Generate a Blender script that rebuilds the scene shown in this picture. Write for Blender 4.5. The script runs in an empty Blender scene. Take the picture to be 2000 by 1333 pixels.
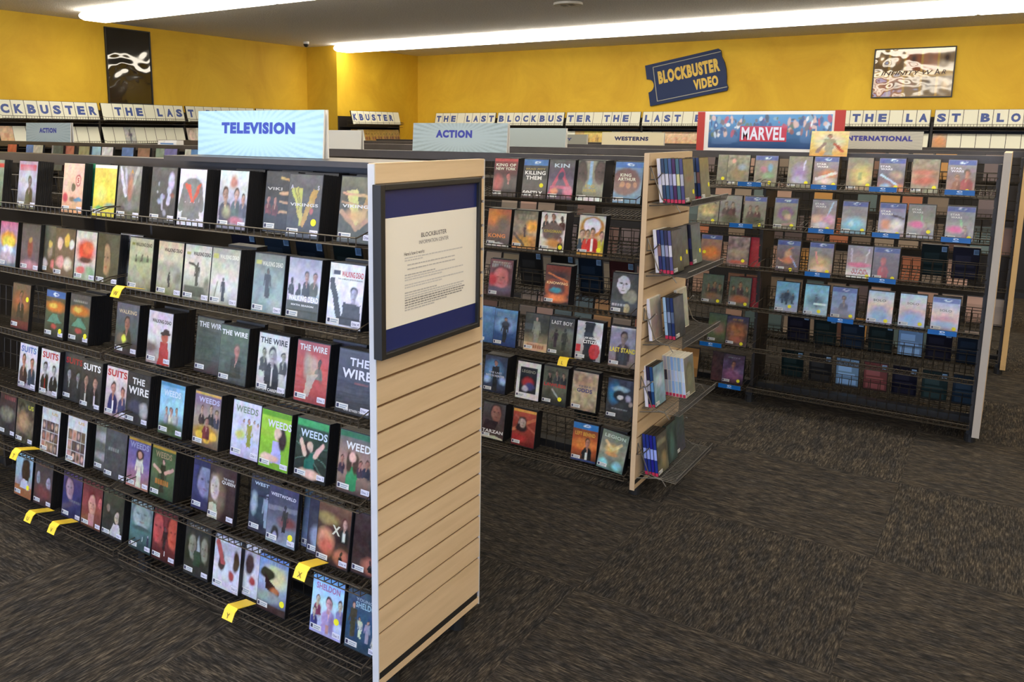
import bpy, math, random
import numpy as np
from mathutils import Matrix, Vector
random.seed(7)
scene = bpy.context.scene
COL = scene.collection
# ------------------------------------------------------------------ camera
F_PX, CX, CY = 1615.2, 896.1, 528.0            # focal length and optical centre on the 2000x1333 frame
cam = bpy.data.cameras.new('camera')
cam.sensor_width = 36.0
cam.lens = F_PX / 2000 * 36.0
cam.shift_x = (1000 - CX) / 2000
cam.shift_y = (CY - 666.5) / 2000
cam.clip_start = 0.05
camo = bpy.data.objects.new('camera', cam)
COL.objects.link(camo)
yaw, pitch, roll = 0.59102, 0.16608, 0.00818
Fw = Vector((-math.sin(yaw) * math.cos(pitch), math.cos(yaw) * math.cos(pitch), -math.sin(pitch)))
Rt = Vector((math.cos(yaw), math.sin(yaw), 0))
Up = Rt.cross(Fw)
R2 = Rt * math.cos(roll) + Up * math.sin(roll)
U2 = Up * math.cos(roll) - Rt * math.sin(roll)
M = Matrix((R2, U2, -Fw)).transposed().to_4x4()
M.translation = Vector((0, 0, 1.66))
camo.matrix_world = M
scene.camera = camo
# ------------------------------------------------------------------ world, daylight, exposure
SKY_STRENGTH = 5.0
LAMP_STRENGTH = 11.5
world = bpy.data.worlds.new('sky')
scene.world = world
world.use_nodes = True
bg = world.node_tree.nodes['Background']
bg.inputs[0].default_value = (0.50, 0.66, 1.0, 1)
bg.inputs[1].default_value = SKY_STRENGTH
vs = scene.view_settings
vs.view_transform = 'Standard'
vs.look = 'None'
vs.exposure = 0.12
vs.gamma = 1.0
vs.use_curve_mapping = False
# room: back wall y=10.5, left wall x=-8.4, shop front (windows) y=-3.2, right wall x=4, ceiling 2.8
XL, XR, YB, YF, ZC = -8.4, 4.0, 10.5, -3.2, 2.8
XBUMP, YBUMP = -7.84, 8.66
WINDOWS = [(-8.0, -5.2), (-5.0, -2.2), (-2.0, 0.8), (1.0, 3.8)]
for (a, b) in WINDOWS:                          # light portals in the shop-front windows
    l = bpy.data.lights.new('window_portal', 'AREA')
    l.shape = 'RECTANGLE'; l.size = b - a; l.size_y = 2.1
    l.cycles.is_portal = True
    o = bpy.data.objects.new('window_portal', l)
    o.location = ((a + b) / 2, YF - 0.06, 1.45)
    o.rotation_euler = (math.pi / 2, 0, 0)      # shines towards +y
    COL.objects.link(o)

# ------------------------------------------------------------------ helpers
def lin(c):
    return tuple((v / 12.92 if v <= 0.04045 else ((v + 0.055) / 1.055) ** 2.4) for v in c)
def hx(s):
    if len(s) == 3:
        return np.array(lin([int(ch, 16) / 15 for ch in s]))
    return np.array(lin([int(s[i:i + 2], 16) / 255 for i in (0, 2, 4)]))
def mat(name, color, rough=0.5, metal=0.0, spec=0.5, coat=0.0):
    m = bpy.data.materials.new(name); m.use_nodes = True
    b = m.node_tree.nodes['Principled BSDF']
    if isinstance(color, str): color = hx(color)
    b.inputs['Base Color'].default_value = (*color, 1)
    b.inputs['Roughness'].default_value = rough
    b.inputs['Metallic'].default_value = metal
    b.inputs['Specular IOR Level'].default_value = spec
    b.inputs['Coat Weight'].default_value = coat
    return m
def nodes(m):
    nt = m.node_tree
    return nt, nt.nodes, nt.links, nt.nodes['Principled BSDF']
def ramp_noise(m, scale, c0, c1, detail=4, rough=0.6, vec=None, p0=.35, p1=.65, dist=0.0):
    nt, N, L, b = nodes(m)
    n = N.new('ShaderNodeTexNoise'); n.inputs['Scale'].default_value = scale
    n.inputs['Detail'].default_value = detail; n.inputs['Roughness'].default_value = rough
    n.inputs['Distortion'].default_value = dist
    r = N.new('ShaderNodeValToRGB')
    r.color_ramp.elements[0].position = p0; r.color_ramp.elements[1].position = p1
    r.color_ramp.elements[0].color = (*c0, 1); r.color_ramp.elements[1].color = (*c1, 1)
    if vec is None:
        t = N.new('ShaderNodeTexCoord'); vec = t.outputs['Object']
    L.new(vec, n.inputs['Vector']); L.new(n.outputs['Fac'], r.inputs['Fac'])
    L.new(r.outputs['Color'], b.inputs['Base Color'])
    return n, r
def add_bump(m, src, strength, dist):
    nt, N, L, b = nodes(m)
    bp = N.new('ShaderNodeBump'); bp.inputs['Strength'].default_value = strength; bp.inputs['Distance'].default_value = dist
    L.new(src, bp.inputs['Height']); L.new(bp.outputs['Normal'], b.inputs['Normal'])
def mapped(m, scale, coord='Object', rnd=False):
    nt, N, L, b = nodes(m)
    t = N.new('ShaderNodeTexCoord'); mp = N.new('ShaderNodeMapping')
    mp.inputs['Scale'].default_value = scale
    L.new(t.outputs[coord], mp.inputs['Vector'])
    if rnd:
        oi = N.new('ShaderNodeObjectInfo'); mu = N.new('ShaderNodeMath'); mu.operation = 'MULTIPLY'; mu.inputs[1].default_value = 37.0
        L.new(oi.outputs['Random'], mu.inputs[0]); cb = N.new('ShaderNodeCombineXYZ')
        for i in range(3): L.new(mu.outputs[0], cb.inputs[i])
        L.new(cb.outputs[0], mp.inputs['Location'])
    return mp.outputs[0]

class MB:
    """collects boxes, tubes and polygons, optionally with a colour for each vertex; build() links ONE mesh object"""
    def __init__(s): s.v = []; s.f = []; s.c = []
    def _c(s, n, c): s.c += [tuple(c) if c is not None else (1, 1, 1)] * n
    def box(s, x0, x1, y0, y1, z0, z1, c=None):
        b = len(s.v)
        s.v += [(x, y, z) for x in (x0, x1) for y in (y0, y1) for z in (z0, z1)]
        s.f += [tuple(b + i for i in q) for q in ((0, 1, 3, 2), (4, 6, 7, 5), (0, 4, 5, 1), (2, 3, 7, 6), (0, 2, 6, 4), (1, 5, 7, 3))]
        s._c(8, c); return s
    def tube(s, p, q, r, n=4, cap=False, c=None):
        p, q = Vector(p), Vector(q); d = (q - p).normalized()
        a = d.orthogonal().normalized(); e = d.cross(a); b = len(s.v)
        for k in (p, q):
            for i in range(n):
                t = 2 * math.pi * (i + .5) / n
                s.v.append(tuple(k + a * (r * math.cos(t)) + e * (r * math.sin(t))))
        for i in range(n):
            j = (i + 1) % n; s.f.append((b + i, b + j, b + n + j, b + n + i))
        if cap:
            s.f.append(tuple(b + i for i in reversed(range(n)))); s.f.append(tuple(b + n + i for i in range(n)))
        s._c(2 * n, c); return s
    def path(s, pts, r, n=4, c=None):
        for p, q in zip(pts, pts[1:]): s.tube(p, q, r, n, True, c)
        return s
    def poly(s, pts, c=None):
        b = len(s.v); s.v += [tuple(p) for p in pts]; s.f.append(tuple(range(b, b + len(pts)))); s._c(len(pts), c); return s
    def prism(s, pts2, ax, lo, hi, c=None):
        """extrude a 2-D outline along axis ax ('x','y','z')"""
        n = len(pts2); b = len(s.v)
        for k in (lo, hi):
            for (u, w) in pts2:
                s.v.append({'x': (k, u, w), 'y': (u, k, w), 'z': (u, w, k)}[ax])
        for i in range(n):
            j = (i + 1) % n; s.f.append((b + i, b + j, b + n + j, b + n + i))
        s.f.append(tuple(b + i for i in reversed(range(n)))); s.f.append(tuple(b + n + i for i in range(n)))
        s._c(2 * n, c); return s
    def mesh(s, name, m, color=False):
        me = bpy.data.meshes.new(name); me.from_pydata(s.v, [], s.f); me.update()
        if m: me.materials.append(m)
        if color:
            at = me.color_attributes.new('Col', 'FLOAT_COLOR', 'POINT')
            a = np.ones((len(s.v), 4), 'f'); a[:, :3] = np.array(s.c); at.data.foreach_set('color', a.ravel())
        return me
    def build(s, name, m, parent=None, color=False):
        return obj(name, s.mesh(name, m, color), parent)
def obj(name, me, parent=None, loc=None, rot=None):
    o = bpy.data.objects.new(name, me); COL.objects.link(o)
    if parent: o.parent = parent
    if loc is not None: o.location = loc
    if rot is not None: o.rotation_euler = rot
    return o
def bevel(o, w, seg=2):
    b = o.modifiers.new('bevel', 'BEVEL'); b.width = w; b.segments = seg; b.limit_method = 'ANGLE'; b.angle_limit = math.radians(40)
def tag(o, label, cat, group=None):
    o['label'] = label; o['category'] = cat
    if group: o['group'] = group
    return o
def empty(name, loc, label, cat, group=None, rz=0):
    o = obj(name, None, None, loc, (0, 0, rz)); o.empty_display_size = .1
    return tag(o, label, cat, group)
def struct(o):
    o['kind'] = 'structure'; return o
_UN = ['', 'first', 'second', 'third', 'fourth', 'fifth', 'sixth', 'seventh', 'eighth', 'ninth']
_TN = {20: ('twentieth', 'twenty'), 30: ('thirtieth', 'thirty'), 40: ('fortieth', 'forty'), 50: ('fiftieth', 'fifty')}
ORD = ['zeroth', 'first', 'second', 'third', 'fourth', 'fifth', 'sixth', 'seventh', 'eighth', 'ninth', 'tenth', 'eleventh', 'twelfth', 'thirteenth', 'fourteenth', 'fifteenth', 'sixteenth', 'seventeenth', 'eighteenth', 'nineteenth']
for _i in range(20, 60): ORD.append(_TN[_i // 10 * 10][0] if _i % 10 == 0 else _TN[_i // 10 * 10][1] + '-' + _UN[_i % 10])

# text as flat mesh data: (verts Nx2 normalised to height 1, faces, width)
_TXT = {}
def text_data(body, bold=.02, shear=0.0):
    k = (body, bold, shear)
    if k not in _TXT:
        cu = bpy.data.curves.new('lettering', 'FONT'); cu.body = body; cu.resolution_u = 3
        cu.offset = bold; cu.shear = shear; cu.space_character = 1 + max(bold, 0) * 2.6; cu.fill_mode = 'FRONT'
        o = bpy.data.objects.new('lettering', cu); COL.objects.link(o)
        dg = bpy.context.evaluated_depsgraph_get(); dg.update()
        me = bpy.data.meshes.new_from_object(o.evaluated_get(dg))
        v = np.array([p.co[:2] for p in me.vertices]) if len(me.vertices) else np.zeros((0, 2))
        f = [tuple(p.vertices) for p in me.polygons]
        bpy.data.objects.remove(o); bpy.data.curves.remove(cu); bpy.data.meshes.remove(me)
        if len(v):
            lo, hi = v.min(0), v.max(0); h = max(hi[1] - lo[1], 1e-6)
            v = (v - [(lo[0] + hi[0]) / 2, (lo[1] + hi[1]) / 2]) / h; w = (hi[0] - lo[0]) / h
        else: w = 0
        _TXT[k] = (v, f, w)
    return _TXT[k]
def put_text(mb, body, cx, cz, h, color, w=None, y=-0.001, bold=.02, shear=0.0, rot=0.0):
    """flat letters in the local xz plane (facing -y), height h, fitted to width w if given"""
    v, f, tw = text_data(body, bold, shear)
    if not len(v): return
    sx = h if w is None else w / max(tw, 1e-6)
    b = len(mb.v); cr, sr = math.cos(rot), math.sin(rot)
    for p in v:
        px, pz = p[0] * sx, p[1] * h
        mb.v.append((cx + px * cr - pz * sr, y, cz + px * sr + pz * cr))
    mb.f += [tuple(b + i for i in q) for q in f]; mb._c(len(v), color)

# ------------------------------------------------------------------ materials
def colour_mat(name, rough, coat=0.0, spec=.5, bump=None):
    m = mat(name, (1, 1, 1), rough, 0, spec, coat); nt, N, L, b = nodes(m)
    a = N.new('ShaderNodeAttribute'); a.attribute_name = 'Col'; L.new(a.outputs['Color'], b.inputs['Base Color'])
    if bump:
        v = mapped(m, bump[0], 'Object', True); n = N.new('ShaderNodeTexNoise'); n.inputs['Scale'].default_value = 1; n.inputs['Detail'].default_value = 2
        L.new(v, n.inputs['Vector']); add_bump(m, n.outputs['Fac'], bump[1], bump[2])
    return m
PRINT = colour_mat('printed_sleeve', .28, 0.15, .5, ((9, 9, 45), .18, .004))
PAPER = colour_mat('printed_paper', .6)
GLOSSY = colour_mat('glossy_poster', .06, .8, .6)
STICK = colour_mat('sticker_paper', .45)
BLACKCASE = mat('black_case_plastic', (.012, .012, .014), .38)
WHITECASE = mat('white_case_plastic', (.80, .77, .70), .4)
WIRE = mat('dark_bronze_wire', (.046, .036, .025), .45, .3)
STEEL = mat('grey_steel_wire', (.17, .165, .16), .4, .7)
CAP = mat('dark_brown_laminate', (.052, .044, .042), .38)
ramp_noise(CAP, 6, (.043, .036, .034), (.062, .052, .049), 3)
DARKSLAT = mat('dark_slatwall', (.022, .018, .016), .5)
EDGE_GREY = mat('pale_grey_edge_band', (.62, .63, .66), .4)
EDGE_MAPLE = mat('maple_edge_band', (.62, .46, .30), .45)
EDGE_DUN = mat('dun_edge_band', (.50, .45, .39), .45)
EDGE_GOLD = mat('golden_edge_band', (.55, .36, .15), .45)
MAPLE = mat('maple_laminate', (.60, .40, .22), .42)
ramp_noise(MAPLE, 1, (.60, .445, .275), (.70, .535, .35), 5, .6, mapped(MAPLE, (60, 2.5, 30), 'Object', True), .3, .7)
GROOVE = mat('slot_brown', (.16, .085, .035), .6)
BLACK = mat('matte_black', (.015, .015, .016), .5)
NAVY = mat('navy_blue_card', (.012, .022, .13), .4)
DOT = mat('fluorescent_yellow_dot', (.85, .80, .02), .5)
YELLOW = mat('yellow_tag_card', (.85, .62, .03), .5)
WHITE = mat('white_board', (.78, .77, .74), .5)
WALL = mat('mottled_yellow_wall', (.7, .43, .04), .7)
n, r = ramp_noise(WALL, 1.5, (.62, .36, .014), (.80, .52, .032), 8, .62, None, .3, .72, .8)
add_bump(WALL, n.outputs['Fac'], .12, .01)
CEIL = mat('popcorn_ceiling', (.46, .45, .43), .9)
n, r = ramp_noise(CEIL, 70, (.62, .61, .60), (.88, .87, .85), 3, .7)
add_bump(CEIL, n.outputs['Fac'], .8, .012)
PLASTER = mat('plain_plaster', (.6, .42, .1), .8)
CARPET = mat('streaked_carpet', (.06, .05, .045), .95, 0, .15)
nt, N, L, b = nodes(CARPET)
v1 = mapped(CARPET, (185, 20, 1), 'Object', True); v2 = mapped(CARPET, (30, 9, 1), 'Object', True)
n1 = N.new('ShaderNodeTexNoise'); n1.inputs['Scale'].default_value = 1; n1.inputs['Detail'].default_value = 3; n1.inputs['Roughness'].default_value = .7
n2 = N.new('ShaderNodeTexNoise'); n2.inputs['Scale'].default_value = 1; n2.inputs['Detail'].default_value = 2
L.new(v1, n1.inputs['Vector']); L.new(v2, n2.inputs['Vector'])
r1 = N.new('ShaderNodeValToRGB'); r1.color_ramp.elements[0].position = .36; r1.color_ramp.elements[1].position = .68
r1.color_ramp.elements[0].color = (.014, .0135, .014, 1); r1.color_ramp.elements[1].color = (.118, .107, .094, 1)
e = r1.color_ramp.elements.new(.52); e.color = (.040, .0365, .033, 1)
r2 = N.new('ShaderNodeValToRGB'); r2.color_ramp.elements[0].position = .35; r2.color_ramp.elements[1].position = .65
r2.color_ramp.elements[0].color = (.60, .61, .66, 1); r2.color_ramp.elements[1].color = (1.15, 1.05, .92, 1)
mx = N.new('ShaderNodeMix'); mx.data_type = 'RGBA'; mx.blend_type = 'MULTIPLY'; mx.inputs[0].default_value = 1
L.new(n1.outputs['Fac'], r1.inputs['Fac']); L.new(n2.outputs['Fac'], r2.inputs['Fac'])
L.new(r1.outputs['Color'], mx.inputs['A']); L.new(r2.outputs['Color'], mx.inputs['B']); L.new(mx.outputs['Result'], b.inputs['Base Color'])
add_bump(CARPET, n1.outputs['Fac'], .6, .006)
LAMP = bpy.data.materials.new('fluorescent_diffuser'); LAMP.use_nodes = True
nt = LAMP.node_tree; nt.nodes.remove(nt.nodes['Principled BSDF']); em = nt.nodes.new('ShaderNodeEmission')
em.inputs[0].default_value = (1.0, .90, .73, 1); em.inputs[1].default_value = LAMP_STRENGTH
nt.links.new(em.outputs[0], nt.nodes['Material Output'].inputs[0])

# ------------------------------------------------------------------ room shell
floor = struct(MB().box(XL - .1, XR + .1, YF - .1, YB + .1, -.12, -.006).build('floor', BLACK))
TS = .87; tx0, ty0 = -1.20 - TS * 9, 2.59 - TS * 7
tile_me = MB().box(.0002, TS - .0002, .0002, TS - .0002, -.0055, 0).mesh('carpet_tile', CARPET)
# quarter-turned copies so that the pile runs the other way on every second tile
for i in range(15):
    for j in range(17):
        x, y = tx0 + i * TS, ty0 + j * TS
        if x > XR - .2 or y > YB - .3 or x < XL - .8 or y < YF - .5: continue
        if (i + j) % 2 == 0: obj('carpet_tile', tile_me, floor, (x, y, 0))
        else: obj('carpet_tile', tile_me, floor, (x + TS, y, 0), (0, 0, math.pi / 2))
struct(MB().box(XL - .1, XR + .1, YF - .1, YB + .1, ZC, ZC + .1).build('ceiling', CEIL))
struct(MB().box(XL - .1, XR + .1, YB, YB + .12, 0, ZC).build('wall_back', WALL))
struct(MB().prism([(XL - .12, YF), (XL, YF), (XL, YBUMP), (XBUMP, YBUMP), (XBUMP, YB), (XL - .12, YB)], 'z', 0, ZC).build('wall_left', WALL))
struct(MB().box(XR, XR + .12, YF, YB, 0, ZC).build('wall_right', PLASTER))
wf = MB().box(XL - .1, XR + .1, YF - .12, YF, 0, .4).box(XL - .1, XR + .1, YF - .12, YF, 2.5, ZC)
xs = [XL - .1] + [q for w in WINDOWS for q in w] + [XR + .1]
for a, b_ in zip(xs[::2], xs[1::2]): wf.box(a, b_, YF - .12, YF, .4, 2.5)
struct(wf.build('wall_front', PLASTER))
struct(MB().box(XL - 20, XR + 20, YF - 30, YF - .12, -.1, -.02).build('pavement', mat('pale_pavement', (.45, .44, .42), .8)))
COVERS=[
(1, 1, -3.462, 0, 1, 'faded grey-green cover cut by picture edge', 'G 898 565;R 0 .84 1 .93 b44;N .1'),
(1, 1, -3.217, 0, 3, 'lilac cover with red title band and man', 'G a9a 99b 665;R .06 .8 .94 .93 b56;E .5 .55 .5 .28 bbc .5;B .62 .08 .62 554 877 554;S 1'),
(1, 1, -2.913, 0.005, 1, 'pale pink cover with circled red five', 'G dba dba c97;E .52 .52 .1 .09 665 .1;E .74 .66 .13 .11 a34 .1;E .74 .66 .1 .085 dba .1;T 5 .74 .66 .1 a23;E .15 .3 .12 .1 b45 .3;E .5 .28 .15 .05 765 .3;E .78 .27 .2 .04 58a .3;R 0 0 1 .06 c97;S 1'),
(1, 1, -2.82, 0.045, 0, 'teal green cover half hidden by yellow one', 'G 386 244;N .25;S'),
(1, 1, -2.707, 0, 1, 'yellow cover with white top strip', 'G dc6 dc5 cb4;R 0 .94 1 1 eef;E .35 .45 .2 .15 dd7 .5;E .75 .22 .22 .06 8a9 .4;E .3 .15 .2 .05 6a6 .4;S'),
(1, 1, -2.565, 0, 2, 'grey cover with pale feather shapes', 'G 888 554;L .1 .95 .35 .45 .05 ccd;L .3 .95 .4 .5 .04 aab;L .85 .95 .55 .5 .06 aaa;E .55 .6 .12 .25 a76 .4;T A .6 .9 .08 c94;E .6 .25 .3 .1 777 .4;N .15;S 3'),
(1, 1, -2.39, 0.01, 2, 'charcoal cover with white splatter', 'G 555 444;E .8 .75 .12 .15 bbd .3;E .75 .6 .09 .08 aac .3;E .5 .45 .1 .05 99b .3;E .35 .38 .08 .06 99b .3;L .45 .5 .5 .25 .05 aab;L .78 .6 .72 .35 .05 bbc;E .85 .5 .08 .05 854 .4;E .6 .18 .07 .06 99a .3;E .25 .55 .03 .03 aab .2;E .3 .7 .03 .04 99a .2;S 1'),
(1, 1, -2.229, 0, 3, 'white cover, dark figure with orange chest stripes', 'G dde ccd ccd;R .43 .85 .57 1 dcc;E .5 .72 .34 .12 777 .15;R .22 .42 .78 .74 777;Q .2 .42 .8 .42 .85 .1 .15 .1 777;L .22 .7 .1 .3 .09 777;L .8 .7 .9 .3 .09 777;Q .2 .74 .42 .74 .56 .42 .48 .42 c54;Q .74 .74 .86 .74 .6 .42 .52 .42 b54;S 1'),
(1, 1, -2.055, 0.02, 4, 'pale blue cover with grouped people', 'G cdd aab 778;E .5 .8 .12 .12 a76 .4;B .25 .1 .62 445 a87 432;B .62 .2 .5 566 b98 432;B .88 .2 .42 556 a87 321;E .3 .28 .15 .1 997 .4;E .65 .15 .25 .06 a67 .4;N .1;S 1'),
(1, 1, -1.881, 0.055, 4, 'black cover with tiny figures and gold scratches', 'G 333 222;L .5 .9 1 .85 .03 a85;L .5 .65 1 .66 .03 b97;L .5 .5 1 .48 .03 a86;L .5 .33 1 .32 .03 a86;T VIKI .3 .72 .05 aaa .5;B .12 .3 .3 733 a76 222;B .35 .28 .3 633 a76 222;S'),
(1, 1, -1.725, 0, 6, 'dark cover with gold V emblem and yellow dot', 'G 555 444 333;Q .08 .78 .42 .78 .5 .25 .42 .15 aa5;L .2 .77 .36 .45 .012 443;L .3 .77 .38 .5 .012 443;Q .74 .78 .92 .78 .52 .15 .42 .2 a84;T VIKINGS .5 .52 .05 bbb .86;T A .1 .8 .07 aab;T S .9 .8 .07 aab;E .74 .42 .05 .05 a55 .2;D .82 .25;S 2'),
(1, 1, -1.529, 0.01, 4, 'dark cover with gold V emblem and flame streaks', 'G 665 443 443;N .15;Q .15 .8 .5 .8 .55 .3 .45 .2 bb7;Q .8 .8 .98 .8 .6 .2 .5 .25 a85;L .1 .75 .95 .7 .03 b97;L .05 .6 .9 .55 .02 a86;E .5 .4 .3 .1 b96 .5;L .05 .45 .5 .2 .05 a86;L .95 .42 .5 .2 .05 a86;T VIKINGS .5 .55 .05 ccc .86;S 1'),
(1, 2, -3.397, 0, 1, 'cover with red and yellow fan shape', 'G c68 9ac 678;E .5 .6 .48 .2 d94 .2;E .5 .55 .35 .15 dc5 .2;E .5 .38 .3 .1 dde .3;E .5 .2 .45 .12 bab .4;N .15;S'),
(1, 2, -3.231, 0, 0, 'dusky violet cover with small red figure', 'G 555 656;E .5 .5 .14 .2 844 .3;E .5 .65 .08 .06 a85 .2;E .5 .12 .45 .1 b89 .4;S 1'),
(1, 2, -3.12, 0.018, 1, 'brown cover with small cartoon figures', 'G 665 543;E .5 .5 .12 .16 987 .3;E .5 .62 .1 .08 cb6 .2;E .25 .2 .15 .09 cbb .3;E .7 .2 .15 .09 c77 .3;S 1'),
(1, 2, -2.992, 0, 0, 'cover with pale round faces above red blobs', 'G 654 765;E .25 .68 .14 .12 dba .2;E .6 .75 .14 .13 db5 .2;E .85 .68 .12 .1 ccc .2;E .3 .3 .2 .12 d99 .3;E .7 .28 .2 .12 dcb .3;S'),
(1, 2, -2.854, 0, 1, 'cover with big red bloom on cream', 'G ccb cbb 9a9;E .5 .6 .42 .22 c43 .3;E .6 .66 .25 .12 d64 .3;E .5 .42 .3 .06 533 .3;E .3 .2 .2 .08 c66 .3;E .75 .2 .2 .1 8a8 .3;N .1;S 1'),
(1, 2, -2.715, 0, 1, 'dark brown cover with half-lit face', 'G 554 443;F .42 .5 .2 .3 a86 332;R .0 .0 .34 1 443;S 1'),
(1, 2, -2.64, 0.04, 0, 'white cover with long dark hair, half hidden', 'G ccc aaa;E .6 .6 .25 .3 333 .2;T WALKING .5 .88 .06 334 .9;S'),
(1, 2, -2.523, 0, 1, 'olive cover with road and walking crowd', 'G bb9 aa8 776;T WALKING_DEAD .6 .88 .07 443 .7;R .08 .86 .22 .91 884;E .6 .6 .4 .06 786 .4;Q .0 .3 .3 .5 .9 .0 .4 .0 998;B .3 .55 .14 554 554 554;B .55 .55 .16 554 554 554;B .8 .55 .15 554 554 554;S'),
(1, 2, -2.361, 0, 1, 'misty tan cover with lone walker on road', 'G cb9 bba 775;T WALKING_DEAD .6 .85 .07 433 .72;R .06 .85 .2 .9 bb9;E .5 .5 .6 .12 998 .5;P .5 .16 .3 333 443;E .85 .35 .15 .12 776 .4;S 1'),
(1, 2, -2.22, 0, 2, 'misty grey cover, armed figure on car roof', 'G ccb ccb 665;T WALKING_DEAD .65 .85 .07 433 .66;R .06 .82 .22 .87 aa6;P .5 .27 .42 443 554;L .5 .6 .2 .68 .03 443;R .05 .08 .9 .26 554;E .9 .3 .1 .15 776 .4;S 1'),
(1, 2, -2.084, 0, 6, 'pale green misty cover with standing man', 'G 998 ccb 998;T WALKING_DEAD .62 .86 .075 ddc .68;R .04 .82 .24 .9 bb6;P .48 .08 .4 333 665;E .5 .35 .5 .2 ccc .5;P .48 .08 .4 333 665;L .15 .1 .25 .4 .015 665;S 1'),
(1, 2, -1.885, 0, 3, 'blue-green stormy cover with man on rocks', 'G 665 899 788;T WALKING_DEAD .6 .84 .08 ccb .68;R .05 .82 .24 .89 aa5;P .5 .25 .5 333 543;E .75 .2 .35 .15 9aa .5;E .3 .5 .4 .15 788 .5;P .48 .27 .5 333 543;S 1'),
(1, 2, -1.735, 0, 3, 'grey cloud cover, two men face to face', 'G 99a bbc 555;R 0 0 1 .3 443;T WALKING_DEAD .52 .35 .09 eef .92;T SIXTH_SEASON .5 .24 .03 ddd .7;B .58 .4 .4 333 a87 332;B .82 .4 .4 554 a87 332;B .12 .4 .28 333 333 333;B .35 .4 .2 333 333 333;N .06;S'),
(1, 2, -1.569, 0, 4, 'white cover with red title and leather-jacketed man', 'G ddd dde ccd;T WALKING_DEAD .66 .84 .09 b33 .62;R .1 .82 .3 .89 334;T THE_COMPLETE_SEVENTH_SEASON .6 .76 .025 888 .7;Q .0 .75 .16 .78 .45 .1 .3 .1 333;B .74 .04 .62 333 aab 222;Q .4 .05 .98 .05 .95 .38 .45 .4 333;S 4'),
(1, 3, -3.34, 0, 0, 'dark orange-lit cover with figure and yellow dot', 'G 765 543 433;E .5 .6 .4 .2 a64 .5;B .5 .25 .6 333 a76 443;R 0 0 1 .18 633;D .85 .68;S'),
(1, 3, -3.09, 0, 1, 'blue-topped cover with orange sky and green stripes', 'G 654 454 333;E .5 .66 .48 .12 c73 .3;E .4 .68 .2 .06 db5 .3;Q .4 .5 .6 .5 .9 .32 .1 .32 587;E .5 .24 .14 .06 a44 .3;R 0 .86 1 1 36a;Z .5 .93;D .82 .16;S 1'),
(1, 3, -2.939, 0.01, 5, 'dark cover with orange sky and yellow dot', 'G 555 454 333;W .5 .86 .04 bba .7;E .5 .66 .48 .11 c73 .3;E .4 .68 .2 .06 db5 .3;Q .4 .5 .6 .5 .9 .32 .1 .32 587;E .5 .24 .16 .06 a44 .3;D .84 .16;S 1'),
(1, 3, -2.647, 0.015, 2, 'dark cloudy cover with bearded man', 'G 667 455 433;T WALKING .5 .84 .08 cb9 .8;B .5 .1 .66 332 a76 322;E .3 .3 .2 .1 765 .4;E .4 .3 .1 .08 dd5 .2;S 1'),
(1, 3, -2.437, 0, 5, 'white cover, red figure in brimmed hat', 'G dcd ccc 988;T WALKING_DEAD .55 .82 .07 433 .8;E .15 .3 .3 .1 655 .4;Q .48 .0 .95 .0 .85 .45 .55 .45 a33;E .72 .52 .13 .1 a54 .2;E .74 .6 .2 .035 322 .1;E .76 .64 .11 .06 322 .1;S 5'),
(1, 3, -2.213, 0.03, 1, 'dark green cover half hidden, white title', 'G 554 454 433;T THE_WIRE .55 .88 .1 ddd .95;E .4 .5 .4 .3 343 .5;S'),
(1, 3, -2.057, 0, 4, 'green cover with balding man in dark coat', 'G 564 454 444;T THE_WIRE .5 .88 .09 eee .92;N .1;B .62 .1 .62 332 a76 654;S'),
(1, 3, -1.877, 0, 2, 'white cover with black group portrait', 'G ddd ccc aaa;T THE_WIRE .5 .88 .1 222 .9;B .2 .35 .4 444 998 222;B .85 .35 .38 444 998 222;B .5 .1 .7 222 aaa 222;R 0 0 1 .12 222;T LISTEN_CAREFULLY .5 .05 .05 ddd .9;R .47 .12 .53 .42 ccc;S 1'),
(1, 3, -1.709, 0, 2, 'red cover with man seated on a step', 'G a44 b43 944;T THE_WIRE .5 .9 .1 ddd .85;E .5 .6 .2 .16 b98 .3;B .72 .4 .34 776 543 222;Q .35 .45 .7 .5 .45 .1 .3 .12 ba9;E .35 .6 .12 .2 a98 .4;S 1'),
(1, 3, -1.621, 0.06, 0, 'dark blue cover, half hidden wire title', 'G 445 334;T W .3 .65 .13 ccd;S'),
(1, 3, -1.539, 0, 2, 'dark blue cover with stacked white title', 'G 445 334 333;T THE .6 .82 .13 dde .55;T WIRE .55 .63 .15 dde .85;R .5 .48 .9 .5 844;T READ_BETWEEN_THE_LINES .6 .05 .04 ccc .7;S 1'),
(1, 4, -3.322, 0, 1, 'white cover, blue title, two suited men', 'G dde ccc 99a;T SUITS .5 .88 .14 57b .85;B .28 .1 .66 433 b87 432;B .74 .1 .62 345 b87 432;S 1'),
(1, 4, -3.162, 0, 1, 'white cover, red title, two grey suited men', 'G ddd ccc 999;T SUITS .5 .88 .14 b33 .85;B .27 .1 .62 222 aaa 222;B .75 .1 .6 222 aaa 333;L .3 .1 .28 .35 .03 822;S 1'),
(1, 4, -3.026, 0.02, 1, 'black cover, red title, two men', 'G 444 333 333;T SUITS .5 .85 .13 a33 .85;B .28 .1 .6 333 999 222;B .75 .1 .56 333 888 222;S'),
(1, 4, -2.876, 0, 1, 'black cover, white title, two men', 'G 444 333 333;T SUITS .5 .87 .14 eee .85;B .25 .1 .62 333 a87 222;B .7 .1 .6 222 a87 322;R .22 .1 .28 .3 ccc;R .68 .1 .74 .3 ccc;S 1'),
(1, 4, -2.721, 0.005, 0, 'cream cover, red title, two navy suits', 'G dcc cbb a99;T SUITS .5 .88 .14 b33 .9;B .35 .08 .64 336 b87 433;B .8 .08 .56 446 b87 433;R .34 .1 .4 .32 eee;S 1'),
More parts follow.
